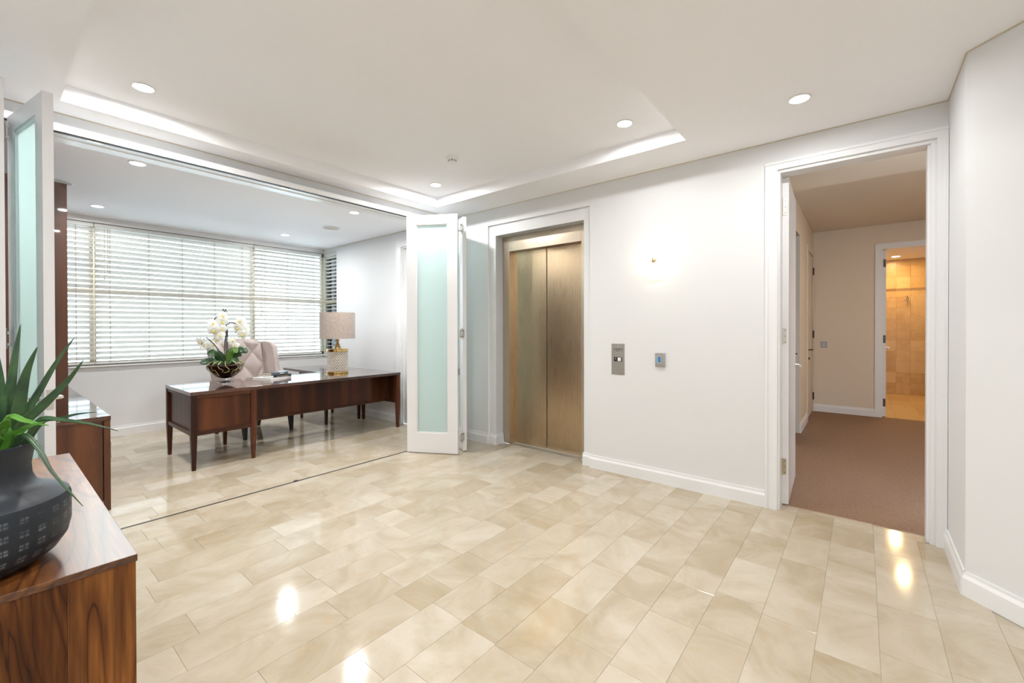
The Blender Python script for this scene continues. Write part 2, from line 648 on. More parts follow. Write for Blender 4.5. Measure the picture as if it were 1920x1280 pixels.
def struct(name, mb, m, label, cat='wall', parent=None, bev=0.0, smooth=False):
    if name.startswith('wall'):
        mb.v = [(x, y, -0.1 if abs(z) < 1e-6 else z) for x, y, z in mb.v]
    o = mb.build(name, m, parent, bev=bev, smooth=smooth)
    if parent is None:
        tag(o, label, cat, kind='structure')
    return o


def bx(*a):
    return MB().box(*a)


# ------------------------------------------------------------------ room dimensions
W = 3.79       # lift wall face (Y)
ZC = 2.79      # lower foyer ceiling
ZT = 2.90      # tray ceiling
XT = -3.96     # folding door track
XH = -4.07     # face of wall above the folding doors
XW = -7.45     # study window wall face
W2 = 3.81      # study right wall face
ZS = 2.78      # study ceiling
ZH = 2.634     # underside of folding door head
YL = -0.26     # wall behind the sideboard
XR = 0.415     # short right wall face
YB = -1.15     # wall behind the viewpoint
XE = 1.75      # far right of the foyer
T = 0.14

# ------------------------------------------------------------------ floors with individual tiles
_tile_cache = {}


def tile_mesh(kind, a, b, m, t=0.012):
    key = (kind, round(a, 3), round(b, 3))
    if key not in _tile_cache:
        mb = MB()
        e = 0.0004
        mb.box(-a / 2, a / 2, -b / 2, b / 2, -t, -e)
        # top chamfer
        n = len(mb.v)
        mb.v += [(-a / 2, -b / 2, -e), (a / 2, -b / 2, -e), (a / 2, b / 2, -e), (-a / 2, b / 2, -e), (-a / 2 + e, -b / 2 + e, 0), (a / 2 - e, -b / 2 + e, 0), (a / 2 - e, b / 2 - e, 0), (-a / 2 + e, b / 2 - e, 0)]
        mb.f = [f for i, f in enumerate(mb.f) if i != 1]
        mb.f += [(n + 4, n + 5, n + 6, n + 7), (n, n + 1, n + 5, n + 4), (n + 1, n + 2, n + 6, n + 5), (n + 2, n + 3, n + 7, n + 6), (n + 3, n, n + 4, n + 7)]
        me = mb.mesh(kind)
        me.materials.append(MATS[m])
        _tile_cache[key] = me
    return _tile_cache[key]


GAP = 0.0010
PITCH = 0.2165
X0 = -0.155


def lay_rows(parent, x_lo, x_hi, ylo_fn, yhi_fn, m, lens):
    k = math.floor((x_lo - X0) / PITCH)
    x = X0 + k * PITCH
    while x < x_hi - 0.01:
        a, b = max(x, x_lo), min(x + PITCH, x_hi)
        x += PITCH
        if b - a < 0.02:
            continue
        ylo, yhi = ylo_fn((a + b) / 2), yhi_fn((a + b) / 2)
        y = ylo - random.uniform(0, 0.4)
        while y < yhi:
            ln = random.choice(lens)
            c, d = max(y, ylo), min(y + ln, yhi)
            y += ln
            if d - c < 0.03:
                continue
            d0, c0 = d - GAP / 2, c + GAP / 2
            me = tile_mesh('floor_tile', b - a - GAP, d0 - c0, m)
            o = link('floor_tile', me, parent)
            o.location = ((a + b) / 2, (c0 + d0) / 2, 0)


floor = struct('floor', bx(XT + 0.012, XE, YB, W + 0.01, -0.12, -0.0025).box(-0.5, 0.36, W, 3.935, -0.12, -0.0025).box(-3.36, -2.176, W, 3.94, -0.12, -0.0025), 'grout', 'polished cream limestone floor of the foyer', 'floor')
LENS = [0.43, 0.43, 0.54, 0.32, 0.65, 0.215]


def foyer_lo(x):
    return YL if x < -1.3 else -0.75


def foyer_hi(x):
    if -0.5 < x < 0.36:
        return 3.93
    if -3.36 < x < -2.18:
        return 3.94
    if x > XR:
        return W - 0.62 - (x - XR)
    return W


lay_rows(floor, XT + 0.012, 1.05, foyer_lo, foyer_hi, 'limestone', LENS)
floor_study = struct('floor_study', bx(-7.6, XT - 0.012, -0.2, W2 + 0.02, -0.12, -0.0025), 'grout', 'polished cream limestone floor of the study', 'floor')
lay_rows(floor_study, XW, XT - 0.012, lambda x: 0.42, lambda x: W2, 'limestone', LENS)

trk = tag(bx(XT - 0.0115, XT + 0.0115, -0.05, 3.7, -0.02, 0.0).build('floor_track', 'dark_metal'), 'thin dark metal guide track set in the stone floor below the folding doors', 'floor track', kind='structure')
MB().lathe([(0.021, 0.0), (0.021, 0.0025), (0.012, 0.003), (0.012, 0.0032)], 20, at=(-3.972, 1.77, 0)).build('bolt_socket', 'dark_metal', trk, smooth=True)

carpet = struct('floor_corridor', bx(-0.76, 1.75, 3.925, 8.70, -0.1, 0.004), 'carpet', 'brown ribbed carpet of the corridor', 'floor')

# ------------------------------------------------------------------ lift wall
NL, NR, NT = -3.46, -2.095, 2.595        # outer recess
IL, IR, IT = -3.36, -2.176, 2.47         # inner niche
EL, ER, ET = -0.500, 0.355, 2.563        # entry opening
struct('wall_back_left', bx(-4.17, NL, W, W + T, 0, ZC), 'wall_paint', 'white wall between the folding door and the lift')
struct('wall_back_head', bx(NL, NR, W, W + T, NT, ZC), 'wall_paint', 'white wall above the lift')
struct('wall_back', bx(NR, EL, W, W + T, 0, ZC), 'wall_paint', 'white wall between the lift and the corridor doorway')
struct('wall_back_right', bx(EL, ER, W, W + T, ET, ZC).box(ER, XR + 0.25, W, W + T, 0, ZC), 'wall_paint', 'white wall above and right of the corridor doorway')
# stepped plaster frame of the lift niche
d1 = 0.028
nf = MB().box(NL, IL, W + d1, 4.1, -0.1, IT).box(IR, NR, W + d1, 4.1, -0.1, IT).box(NL, NR, W + d1, 4.1, IT, NT)
struct('trim_9', nf, 'wall_paint', 'white stepped plaster frame around the lift', 'trim')

BH, BT = 0.125, 0.018


def skirt(mb, x0, y0, x1, y1, side=1, h=BH, t=BT):
    # skirting along a line; side=+1 puts the body to the left of the direction
    d = Vector((x1 - x0, y1 - y0))
    n = Vector((-d.y, d.x)).normalized() * side
    pr = [(0, 0), (t, 0), (t, h * 0.72), (t * 0.55, h * 0.86), (t * 0.5, h), (0, h)]
    b = len(mb.v)
    for (x, y) in ((x0, y0), (x1, y1)):
        for o, z in pr:
            mb.v.append((x + n.x * o, y + n.y * o, z))
    k = len(pr)
    for i in range(k):
        j = (i + 1) % k
        mb.f.append((b + i, b + j, b + k + j, b + k + i))
    mb.f.append(tuple(b + i for i in range(k)))
    mb.f.append(tuple(b + k + i for i in range(k - 1, -1, -1)))
    return mb


b1 = MB()
skirt(b1, -3.95, W, NL + 0.002, W, -1)
skirt(b1, NL, W + d1, IL + BT, W + d1, -1)
skirt(b1, IL, W + d1 + 0.0003, IL, 3.94, -1)
skirt(b1, IR - 0.01, W + d1, NR, W + d1, -1)
skirt(b1, NR, W, -0.576, W, -1)
struct('baseboard_back', b1, 'trim_paint', 'white moulded skirting along the lift wall', 'baseboard')

# entry architrave + jamb lining
tr = MB()


def casing(mb, B, a0, a1, zt, w0, w1, wt, t=0.018):
    # flat casing with a raised outer bead, legs and head butted without overlap
    B(mb, a0 + 0.018, a0 + w0, 0, zt - wt, t)
    B(mb, a1 - w1, a1 - 0.018, 0, zt - wt, t)
    B(mb, a0, a0 + 0.018, 0, zt - wt, t + 0.006)
    B(mb, a1 - 0.018, a1, 0, zt - wt, t + 0.006)
    B(mb, a0, a1, zt - wt, zt - 0.018, t)
    B(mb, a0, a1, zt - 0.018, zt, t + 0.006)


def lining(mb, B, a0, a1, zt, d0, d1, t=0.02):
    B(mb, a0, a0 + t, 0, zt - t, d0, d1)
    B(mb, a1 - t, a1, 0, zt - t, d0, d1)
    B(mb, a0, a1, zt - t, zt, d0, d1)


casing(tr, lambda m, a, b, z0, z1, t: m.box(a, b, W - t, W - 0.0002, z0, z1), -0.576, XR - 0.002, 2.628, 0.080, 0.050, 0.060)
lining(tr, lambda m, a, b, z0, z1, d0, d1: m.box(a, b, d0, d1, z0, z1), EL, ER, 2.565, W + 0.0002, W + T)
tr.box(ER - 0.034, ER - 0.0202, W + 0.02, W + 0.10, 0, 2.5448)
struct('trim_1', tr, 'trim_paint', 'white architrave and jamb around the corridor doorway', 'door frame')

# right walls
wr = MB()
wr.prism([(XR, W + 0.0), (XR, 3.19), (XR + T, 3.19 + 0.06), (XR + T, W)], 0, ZC)
struct('wall_right', wr, 'wall_paint', 'short white wall right of the corridor doorway')
ws = MB()
e = (XE - XR)
ws.prism([(XR, 3.19), (XE, 3.19 - e), (XE + 0.1, 3.19 - e + 0.1), (XR + 0.1, 3.19 + 0.1)], 0, ZC)
struct('wall_right_splay', ws, 'wall_paint', 'white angled wall at the far right')
b2 = MB()
skirt(b2, XR, W - 0.02, XR, 3.19 - 0.008, -1)
skirt(b2, XR - 0.0, 3.19 + 0.003, XE, 3.19 - e, -1)
struct('baseboard_right', b2, 'trim_paint', 'white moulded skirting along the angled right wall', 'baseboard')
wv = MB()
wv.box(XE, XE + T, YB, 3.19 - e + 0.05, 0, ZC)
wv.box(-1.3, XE + T, YB - T, YB, 0, ZC)
wv.box(-1.3 - T, -1.3, YB - T, YL, 0, ZC)
wv.box(XH - 0.1, -1.3, YL - T, YL, 0, ZC)
struct('wall_front', wv, 'wall_paint', 'white walls behind the sideboard and the viewpoint')

# wall above the folding doors, jambs and head
wh = MB()
wh.box(XH - 0.10, XH, YL, W, ZH, ZC)
wh.box(XH - 0.10, XH + 0.1, YL, -0.05, 0, ZH)
wh.box(XH - 0.10, XH + 0.1, 3.70, W, 0, ZH)
wh.box(-7.6, XH - 0.1, -0.2 - T, -0.2, 0, ZS)
struct('wall_left', wh, 'wall_paint', 'white wall above and beside the folding doors')
hd = MB()
hd.box(XH, -3.945, -0.06, 3.71, ZH, 2.672)
hd.box(XH, -3.96, -0.06, 3.71, 2.672, 2.684)
hd.box(XH - 0.1, XH, -0.06, 3.71, ZH - 0.006, ZH)
hdo = struct('trim_2', hd, 'trim_paint', 'white head frame above the folding doors', 'door frame')
tk = MB()
tk.box(XT - 0.024, XT + 0.004, -0.05, 3.70, ZH - 0.004, ZH - 0.0005)
tk.build('head_track', 'dark_metal', hdo)
for y in (0.47, 1.69):
    bx(XT - 0.03, XT - 0.004, y - 0.04, y + 0.04, ZH - 0.010, ZH - 0.004).build('roller_plate', 'satin_nickel', hdo)

# ------------------------------------------------------------------ ceilings
TX0, TX1, TY0, TY1 = -3.842, -1.03, 0.30, 3.336
ce = MB()
ce.box(XH, TX0, YL, W, ZC, ZC + 0.2)
ce.box(TX1, XE + T, YB, W, ZC, ZC + 0.2)
ce.box(TX0, TX1, TY1, W, ZC, ZC + 0.2)
ce.box(TX0, TX1, YB, TY0, ZC, ZC + 0.2)
ce.box(TX0 - 0.05, TX1 + 0.05, TY0 - 0.05, TY1 + 0.05, ZT, ZT + 0.09)
struct('ceiling', ce, 'ceiling_paint', 'warm white foyer ceiling with a shallow rectangular tray', 'ceiling')
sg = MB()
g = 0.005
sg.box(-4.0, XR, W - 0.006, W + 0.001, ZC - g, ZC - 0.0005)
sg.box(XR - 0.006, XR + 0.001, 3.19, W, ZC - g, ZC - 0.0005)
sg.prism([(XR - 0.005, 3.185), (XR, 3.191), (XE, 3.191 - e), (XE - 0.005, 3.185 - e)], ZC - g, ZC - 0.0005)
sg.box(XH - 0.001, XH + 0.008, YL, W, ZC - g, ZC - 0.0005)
struct('trim_3', sg, 'painted_shadow_line', 'thin tan strip painted as the shadow line where the foyer walls meet the ceiling', 'trim')  # solid strips, the gap's shade is only in their colour
struct('ceiling_study', bx(-7.62, XH - 0.10, -0.25, W2 + 0.2, ZS, ZS + 0.15), 'ceiling_paint', 'flat white ceiling of the study', 'ceiling')
struct('trim_4', bx(-7.0, XH - 0.1, W2 - 0.005, W2 + 0.001, ZS - 0.008, ZS - 0.0005), 'painted_shadow_line', 'thin strip painted as the shadow line above the right wall of the study', 'trim')

# ------------------------------------------------------------------ study walls and windows
ZSILL, ZHEAD, ZMID = 0.922, 2.71, 1.857
CX = -6.99     # right edge of the corner window
sw = MB()
sw.box(-7.62, XW, -0.25, W2 + 0.16, 0, ZSILL)
sw.box(-7.62, XW, -0.25, W2 + 0.16, ZHEAD, ZS)
sw.box(-7.62, XW, -0.25, 0.10, ZSILL, ZHEAD)
struct('wall_study_window', sw, 'wall_paint', 'white window wall of the study below the blinds')
SDL, SDR, SDT = -5.165, -4.33, 2.55
rw = MB()
rw.box(XW, CX, W2, W2 + 0.16, 0, ZSILL)
rw.box(XW, CX, W2, W2 + 0.16, ZHEAD, ZS)
rw.box(CX, SDL, W2, W2 + 0.16, 0, ZS)
rw.box(SDL, SDR, W2, W2 + 0.16, SDT, ZS)
rw.box(SDR, XH - 0.1, W2, W2 + 0.16, 0, ZS)
struct('wall_study_right', rw, 'wall_paint', 'white right wall of the study beside the lamp')
b3 = MB()
skirt(b3, XW, 0.6, XW, W2, -1)
skirt(b3, XW, W2, -5.27, W2, -1)
struct('baseboard_study', b3, 'trim_paint', 'white skirting around the study', 'baseboard')
sl = MB()
sl.box(-7.56, XW + 0.022, 0.10, W2 - 0.0, ZSILL - 0.02, ZSILL)
sl.box(XW, CX - 0.002, W2 - 0.02, W2 + 0.12, ZSILL - 0.02, ZSILL)
sl.box(-7.5, XW + 0.012, 0.10, W2, ZHEAD, ZS - 0.001)
struct('trim_5', sl, 'trim_paint', 'white window sill and pelmet of the study window', 'trim')


def window(name, label, axis, lo, hi, plane, splits, extra_dark=None):
    r = thing(name, label, 'window', kind='structure')
    fr = MB()
    tr_ = MB()
    w = 0.045

    def B(mb, a0, a1, z0, z1, d0=-0.03, d1=0.03):
        if axis == 'Y':
            mb.box(plane + d0, plane + d1, a0, a1, z0, z1)
        else:
            mb.box(a0, a1, plane + d0, plane + d1, z0, z1)
    B(fr, lo, hi, ZSILL, ZSILL + w)
    B(fr, lo, hi, ZHEAD - w, ZHEAD)
    B(fr, lo, lo + w, ZSILL, ZHEAD)
    B(fr, hi - w, hi, ZSILL, ZHEAD)
    fr.build('frame', 'window_frame', r)
    B(tr_, lo + w, hi - w, ZMID - 0.03, ZMID + 0.03, -0.025, 0.035)
    tr_.build('transom', 'window_frame', r)
    ed = [lo + w] + [s for s in splits] + [hi - w]
    for s_ in splits:
        m_ = MB()
        B(m_, s_ - 0.03, s_ + 0.03, ZSILL + w, ZHEAD - w, -0.028, 0.038)
        m_.build('mullion', 'window_frame', r)
    for a, b in zip(ed[:-1], ed[1:]):
        for z0, z1 in ((ZSILL + w, ZMID - 0.03), (ZMID + 0.03, ZHEAD - w)):
            p = MB()
            B(p, a, b, z0, z1, -0.003, 0.003)
            p.build('window_pane', 'window_glass', r)
    if extra_dark:
        a0, a1 = extra_dark
        q = MB()
        for (u0, u1, z0, z1) in ((a0, a0 + 0.045, ZSILL + w, ZMID - 0.03), (a1 - 0.03, a1, ZSILL + w, ZMID - 0.03), (a0, a1, ZMID - 0.08, ZMID - 0.03), (a0, a1, ZSILL + w, ZSILL + w + 0.05)):
            B(q, u0, u1, z0, z1, 0.006, 0.03)
        q.build('opening_sash', 'window_frame_dark', r)
    return r


window('window_1', 'wide study window with three bays behind the pale blinds', 'Y', 0.10, 3.86, -7.575, [0.86, 2.70])
window('window_2', 'narrow corner window of the study behind the lamp', 'X', -7.60, CX, 3.92, [], (-7.36, -7.04))
struct('trim_6', bx(-7.56, -7.535, 3.86, 3.885, ZSILL, ZHEAD), 'window_frame', 'tan corner post between the two study windows', 'trim')

# venetian blinds
SL_W, SL_P = 0.063, 0.0645


def slat_mesh(length, TILT, name='slat'):
    # runs along local Y; room side is +X and hangs lower
    mb = MB()
    n = 4
    th = 0.0028
    top, bot = [], []
    for i in range(n + 1):
        t = i / n * 2 - 1
        x = t * SL_W / 2
        z = 0.0022 * (1 - t * t)
        xr = x * math.cos(TILT) + z * math.sin(TILT)
        zr = -x * math.sin(TILT) + z * math.cos(TILT)
        top.append((xr, zr))
        bot.append((xr, zr - th))
    ring = top + bot[::-1]
    k = len(ring)
    for y in (-length / 2, length / 2):
        mb.v += [(x, y, z) for x, z in ring]
    for i in range(k):
        j = (i + 1) % k
        mb.f.append((i, j, k + j, k + i))
    mb.f.append(tuple(range(k)))
    mb.f.append(tuple(k + i for i in range(k - 1, -1, -1)))
    me = mb.mesh(name)
    me.materials.append(MATS['slat_paint'])
    return me


def blind(label, centre, length, rz, cords, wand=None, tilt=-40):
    r = thing('venetian_blind', label, 'blind', (centre[0], centre[1], ZSILL), rz)
    h = ZHEAD - ZSILL
    bx(-0.03, 0.03, -length / 2, length / 2, h - 0.05, h - 0.004).build('headrail', 'slat_paint', r, bev=0.002)
    me = slat_mesh(length - 0.006, math.radians(tilt))
    z = h - 0.085
    while z > 0.075:
        o = link('slat', me, r)
        o.location = (0, 0, z)
        z -= SL_P
    bx(-0.028, 0.028, -length / 2, length / 2, 0.012, 0.034).build('bottom_rail', 'slat_paint', r, bev=0.003)
    for c in cords:
        m_ = MB()
        for dx in (-0.030, 0.030):
            m_.tube([(dx, c, 0.03), (dx, c, h - 0.05)], 0.0018, 5)
        zz = h - 0.085
        while zz > 0.075:
            m_.tube([(0.027, c, zz + 0.016), (-0.027, c, zz - 0.024)], 0.0010, 4)
            zz -= SL_P
        m_.build('ladder_cord', 'blind_cord', r)
    if wand:
        for i, (c, ln) in enumerate(wand):
            m_ = MB().tube([(0.042, c, h - 0.06), (0.044, c, h - 0.06 - ln)], 0.0022, 6)
            m_.lathe([(0.003, 0), (0.007, 0.012), (0.006, 0.03), (0.002, 0.036)], 10, at=(0.044, c, h - 0.06 - ln - 0.03))
            m_.build('pull_cord', 'blind_cord', r, smooth=True)
    return r


BXC = -7.49


def yb(y0, y1, ys):
    c = (y0 + y1) / 2
    return [y - c for y in ys]


blind('cream venetian blind at the left end, partly behind the bookcase panel', (BXC, (0.12 + 0.862) / 2), 0.742, 0, yb(0.12, 0.862, [0.32, 0.705]))
blind('widest cream venetian blind in the middle behind the tufted chair', (BXC, (0.87 + 2.688) / 2), 1.818, 0, yb(0.87, 2.688, [1.013, 1.40, 1.77, 2.162, 2.53]), [(-0.79, 0.52), (-0.82, 0.62)])
blind('cream venetian blind between the chair and the table lamp', (BXC, (2.696 + 3.795) / 2), 1.099, 0, yb(2.696, 3.795, [2.86, 3.21, 3.655]), [(-0.44, 0.98), (-0.46, 1.04)], tilt=-24)
blind('narrow cream venetian blind on the corner window above the lamp shade', ((-7.44 + CX) / 2, 3.855), 0.44, -PI / 2, [-0.17, 0.15], tilt=-8)

# study side door
sd = thing('door_2', 'white side door in the study wall beside the desk', 'door', kind='structure')
q = MB()
casing(q, lambda m, a, b, z0, z1, t: m.box(a, b, W2 - t, W2 - 0.0002, z0, z1), -5.267, SDR + 0.10, 2.63, 0.10, 0.10, 0.078)
lining(q, lambda m, a, b, z0, z1, d0, d1: m.box(a, b, d0, d1, z0, z1), SDL, SDR, SDT, W2 + 0.0002, W2 + 0.16)
q.build('door_frame', 'trim_paint', sd)
bx(SDL + 0.020, -5.082, W2 + 0.03, W2 + 0.16, 0, SDT - 0.02).build('jamb_rebate', 'trim_paint', sd)
bx(-5.054, SDR - 0.022, W2 + 0.035, W2 + 0.075, 0.008, SDT - 0.024).build('door_leaf', 'door_paint', sd)
bx(SDL - 0.05, SDR + 0.05, W2 + 0.162, W2 + 0.172, -0.05, SDT + 0.05).build('dark_backing', 'black_plastic', sd)  # unseen black sheet added to stop light leaks and keep the door gap dark
MB().tube([(-4.99, W2 + 0.035, 1.03), (-4.99, W2 - 0.02, 1.03), (-4.89, W2 - 0.02, 1.03)], 0.009, 8).build('handle', 'chrome', sd, smooth=True)

# ------------------------------------------------------------------ lift
YD = 4.022
lift = thing('elevator_doorway', 'closed two panel elevator door in brushed bronze steel within a white niche', 'elevator', ((IL + IR) / 2, YD, 0))
lx = (IL + IR) / 2


def lb(x0, x1, y0, y1, z0, z1):
    return bx(x0 - lx, x1 - lx, y0 - YD, y1 - YD, z0, z1)


JL, JR = -3.258, -2.282
lb(IL, JL, 3.945, 4.06, 0, IT).build('side_jamb', 'bronze_frame', lift, bev=0.002)
lb(JR, IR, 3.945, 4.06, 0, IT).build('side_jamb', 'bronze_frame', lift, bev=0.002)
lb(JL, JR, 3.945, 4.06, 2.29, IT).build('header_panel', 'bronze_frame', lift, bev=0.002)
mid = (JL + JR) / 2
lb(JL - 0.03, mid - 0.0045, YD, YD + 0.03, 0.008, 2.30).build('door_panel', 'bronze_steel', lift, bev=0.002)
lb(mid + 0.0045, JR + 0.03, YD, YD + 0.03, 0.008, 2.30).build('door_panel', 'bronze_steel', lift, bev=0.002)
lb(JL, JR, 3.945, YD + 0.03, -0.01, 0.002).build('sill_plate', 'sill_metal', lift)
lb(IL, IR, 4.07, 4.09, 0, IT).build('shaft_panel', 'black_plastic', lift)

cp = thing('lift_call_panel', 'slim steel lift call plate with a black button unit on the wall', 'call panel', (-1.793, W, 0.937))
bx(-0.065, 0.065, -0.004, 0, 0, 0.293).build('plate', 'plate_steel', cp, bev=0.0015)
mk = MB()
rr = random.Random(3)
for row, zz in ((0, 0.243), (1, 0.226)):
    for gx in range(4):
        for k in range(3):
            hx = 0.0035
            xx = -0.036 + gx * 0.024 + k * 0.0065 - 0.003
            if rr.random() < 0.85:
                mk.box(xx - 0.0022, xx + 0.0022, -0.0047, -0.004, zz - 0.0055 * rr.uniform(0.5, 1), zz + 0.0055 * rr.uniform(0.5, 1))
mk.build('engraved_marks', 'black_plastic', cp)
bx(-0.040, 0.042, -0.0075, -0.004, 0.126, 0.166).build('button_housing', 'black_plastic', cp, bev=0.001)
bx(0.000, 0.034, -0.011, -0.0075, 0.130, 0.162).build('call_button', 'white_plastic', cp, bev=0.001)
MB().lathe([(0.006, -0.0075), (0.006, -0.009), (0.004, -0.0095)], 14, 'Y', at=(-0.022, 0, 0.150)).build('indicator_light', 'grey_plastic', cp, smooth=True)
for zz in (0.272, 0.022):
    MB().lathe([(0.0045, -0.004), (0.0045, -0.0052), (0.003, -0.0058)], 12, 'Y', at=(0, 0, zz)).build('screw', 'chrome', cp, smooth=True)

th = thing('wall_controller', 'small silver wall controller with a blue screen right of the call plate', 'controller', (-1.388, W, 1.034))
bx(-0.045, 0.045, -0.014, 0, 0, 0.124).build('housing', 'grey_plastic', th, bev=0.002)
bx(-0.037, 0.037, -0.017, -0.014, 0.003, 0.121).build('fascia', 'satin_nickel', th, bev=0.001)
bx(-0.022, 0.012, -0.0185, -0.017, 0.034, 0.092).build('screen_bezel', 'white_plastic', th)
sc = bx(-0.019, 0.010, -0.0195, -0.0185, 0.038, 0.089).build('screen', 'screen_blue', th)
m_ = MB()
for zz in (0.046, 0.056, 0.066, 0.076):
    m_.box(-0.017, 0.008, -0.0199, -0.0195, zz, zz + 0.003)
m_.build('screen_rows', 'screen_line', sc)
for zz in (0.085, 0.070, 0.055, 0.040):
    bx(0.018, 0.030, -0.0195, -0.017, zz - 0.004, zz + 0.004).build('button', 'grey_plastic', th, bev=0.001)

# ------------------------------------------------------------------ wall sconce
ss = thing('wall_sconce', 'round frosted glass wall light with a bronze centre knob', 'wall light', (-1.42, W, 1.975))
MB().lathe([(0.055, 0), (0.055, -0.012), (0.03, -0.02)], 28, 'Y').build('backplate', 'white_plastic', ss, smooth=True)
MB().lathe([(0.011, -0.012), (0.011, -0.066)], 14, 'Y').build('stem', 'satin_nickel', ss, smooth=True)
pf = []
for i in range(13):
    r_ = 0.010 + (0.130 - 0.010) * i / 12
    pf.append((r_, -0.070 + 0.022 * (r_ / 0.13) ** 2.2))
pf += [(0.134, -0.046), (0.134, -0.041), (0.130, -0.040)]
for i in range(11, -1, -1):
    r_ = 0.010 + (0.130 - 0.010) * i / 12
    pf.append((r_, -0.064 + 0.022 * (r_ / 0.13) ** 2.2))
MB().lathe(pf, 48, 'Y', cap=False).build('glass_dish', 'sconce_glass', ss, smooth=True)
MB().lathe([(0.020, -0.064), (0.024, -0.070), (0.023, -0.080), (0.012, -0.087)], 20, 'Y').build('centre_knob', 'sconce_hub', ss, smooth=True)
for i in range(4):
    a = PI / 4 + i * PI / 2
    l = bpy.data.lights.new('sconce_bulb', 'POINT')
    l.energy = SCONCE_W / 4
    l.color = (1.0, 0.88, 0.70)
    l.shadow_soft_size = 0.012
    o = bpy.data.objects.new('sconce_bulb', l)
    o.parent = ss
    o.location = (0.045 * math.cos(a), -0.036, 0.045 * math.sin(a))
    C.objects.link(o)


# ------------------------------------------------------------------ downlights
def downlight(label, x, y, z, watts, color=(0.965, 0.975, 0.975), r=0.052):
    t = thing('downlight', label, 'downlight', (x, y, z), group='recessed ceiling downlights')
    MB().lathe([(r, -0.0005), (r + 0.012, -0.001), (r + 0.012, -0.004), (r, -0.006), (r, -0.0005)], 36, cap=False).build('trim_ring', 'white_plastic', t, smooth=True)
    MB().lathe([(r, -0.001), (r, -0.0035)], 36).build('lens', 'lamp_lens', t)
    l = bpy.data.lights.new('downlight_lamp', 'AREA')
    l.shape = 'DISK'
    l.size = 2 * r - 0.004
    l.energy = watts
    l.spread = math.radians(176)
    l.color = color
    o = bpy.data.objects.new('downlight_lamp', l)
    o.parent = t
    o.location = (0, 0, -0.008)
    C.objects.link(o)


downlight('foyer tray downlight at upper left, above the folding door head', -3.51, 0.637, ZT, LAMP_W)
downlight('foyer tray downlight in the far corner above the frosted folding door', -3.503, 3.022, ZT, LAMP_W)
downlight('foyer tray downlight above and right of the lift', -1.372, 3.010, ZT, LAMP_W * 0.45)
downlight('downlight in the ceiling just outside the tray, nearest the corridor doorway', -0.303, 3.176, ZC, LAMP_W * 0.42)
downlight('foyer tray downlight overhead near the viewpoint', -1.372, 0.637, ZT, LAMP_W)
downlight('unseen ceiling downlight added behind the viewpoint as fill', 0.9, -0.4, ZC, LAMP_W)  # added lamp behind the camera, lifts the bounce onto the ceiling
downlight('unseen ceiling downlight added straight above the viewpoint as fill', -0.30, 0.637, ZC, LAMP_W)  # added overhead out of frame for more floor bounce
downlight('study downlight nearest the folding door head, left side', -4.755, 0.822, ZS, LAMP_W)
downlight('study downlight near the window at the left end', -6.76, 0.815, ZS, LAMP_W)
downlight('study downlight nearest the frosted folding door', -4.756, 2.822, ZS, LAMP_W)
downlight('study downlight near the window above the chair', -6.685, 2.838, ZS, LAMP_W)


def round_speaker(label, x, y):
    t = thing('ceiling_speaker', label, 'speaker', (x, y, ZS))
    MB().lathe([(0.118, -0.001), (0.118, -0.004), (0.105, -0.006), (0.105, -0.001)], 40, cap=False).build('rim', 'white_plastic', t, smooth=True)
    MB().lathe([(0.106, -0.0008), (0.106, -0.0045), (0.06, -0.006)], 40).build('grille', 'speaker_cloth', t, smooth=True)


round_speaker('round beige ceiling speaker near the right wall of the study', -5.735, 3.05)
round_speaker('round beige ceiling speaker above the tall wooden bookcase', -5.93, 0.435)
sm = thing('smoke_detector', 'small white smoke detector on the tray ceiling', 'smoke detector', (-2.841, 2.644, ZT))
MB().lathe([(0.052, 0), (0.052, -0.012), (0.044, -0.018)], 32).build('base', 'white_plastic', sm, smooth=True)
MB().lathe([(0.034, -0.018), (0.034, -0.038), (0.022, -0.044)], 28).build('sensor_head', 'white_plastic', sm, smooth=True)
m_ = MB()
for i in range(8):
    a = i * PI / 4
    m_.box(0.0342 * math.cos(a) - 0.003, 0.0342 * math.cos(a) + 0.003, 0.0342 * math.sin(a) - 0.003, 0.0342 * math.sin(a) + 0.003, -0.033, -0.024)
m_.build('vent', 'black_plastic', sm)


# ------------------------------------------------------------------ folding doors
def leaf(root, a, b, name='leaf', top=ZH - 0.012, side=0):
    # leaf between floor points a and b (centre line), 42 mm thick
    d = Vector((b[0] - a[0], b[1] - a[1]))
    w = d.length
    t = 0.021
    st, rt_, rb = 0.108, 0.10, 0.225
    f = MB()
    f.box(0, st, -t, t, 0.010, top).box(w - st, w, -t, t, 0.010, top)
    f.box(st, w - st, -t, t, top - rt_, top).box(st, w - st, -t, t, 0.010, rb)
    # glazing beads
    for s_ in (-1, 1):
        y0, y1 = sorted((s_ * 0.004, s_ * 0.016))
        f.box(st, st + 0.012, y0, y1, rb, top - rt_).box(w - st - 0.012, w - st, y0, y1, rb, top - rt_)
        f.box(st, w - st, y0, y1, rb, rb + 0.012).box(st, w - st, y0, y1, top - rt_ - 0.012, top - rt_)
    o = f.build(name, 'door_paint', root, loc=(a[0], a[1], 0), rot=(0, 0, math.atan2(d.y, d.x)))
    bx(st, w - st, -0.0035, 0.0035, rb, top - rt_).build('glass_pane', 'frosted_glass', o)
    return o


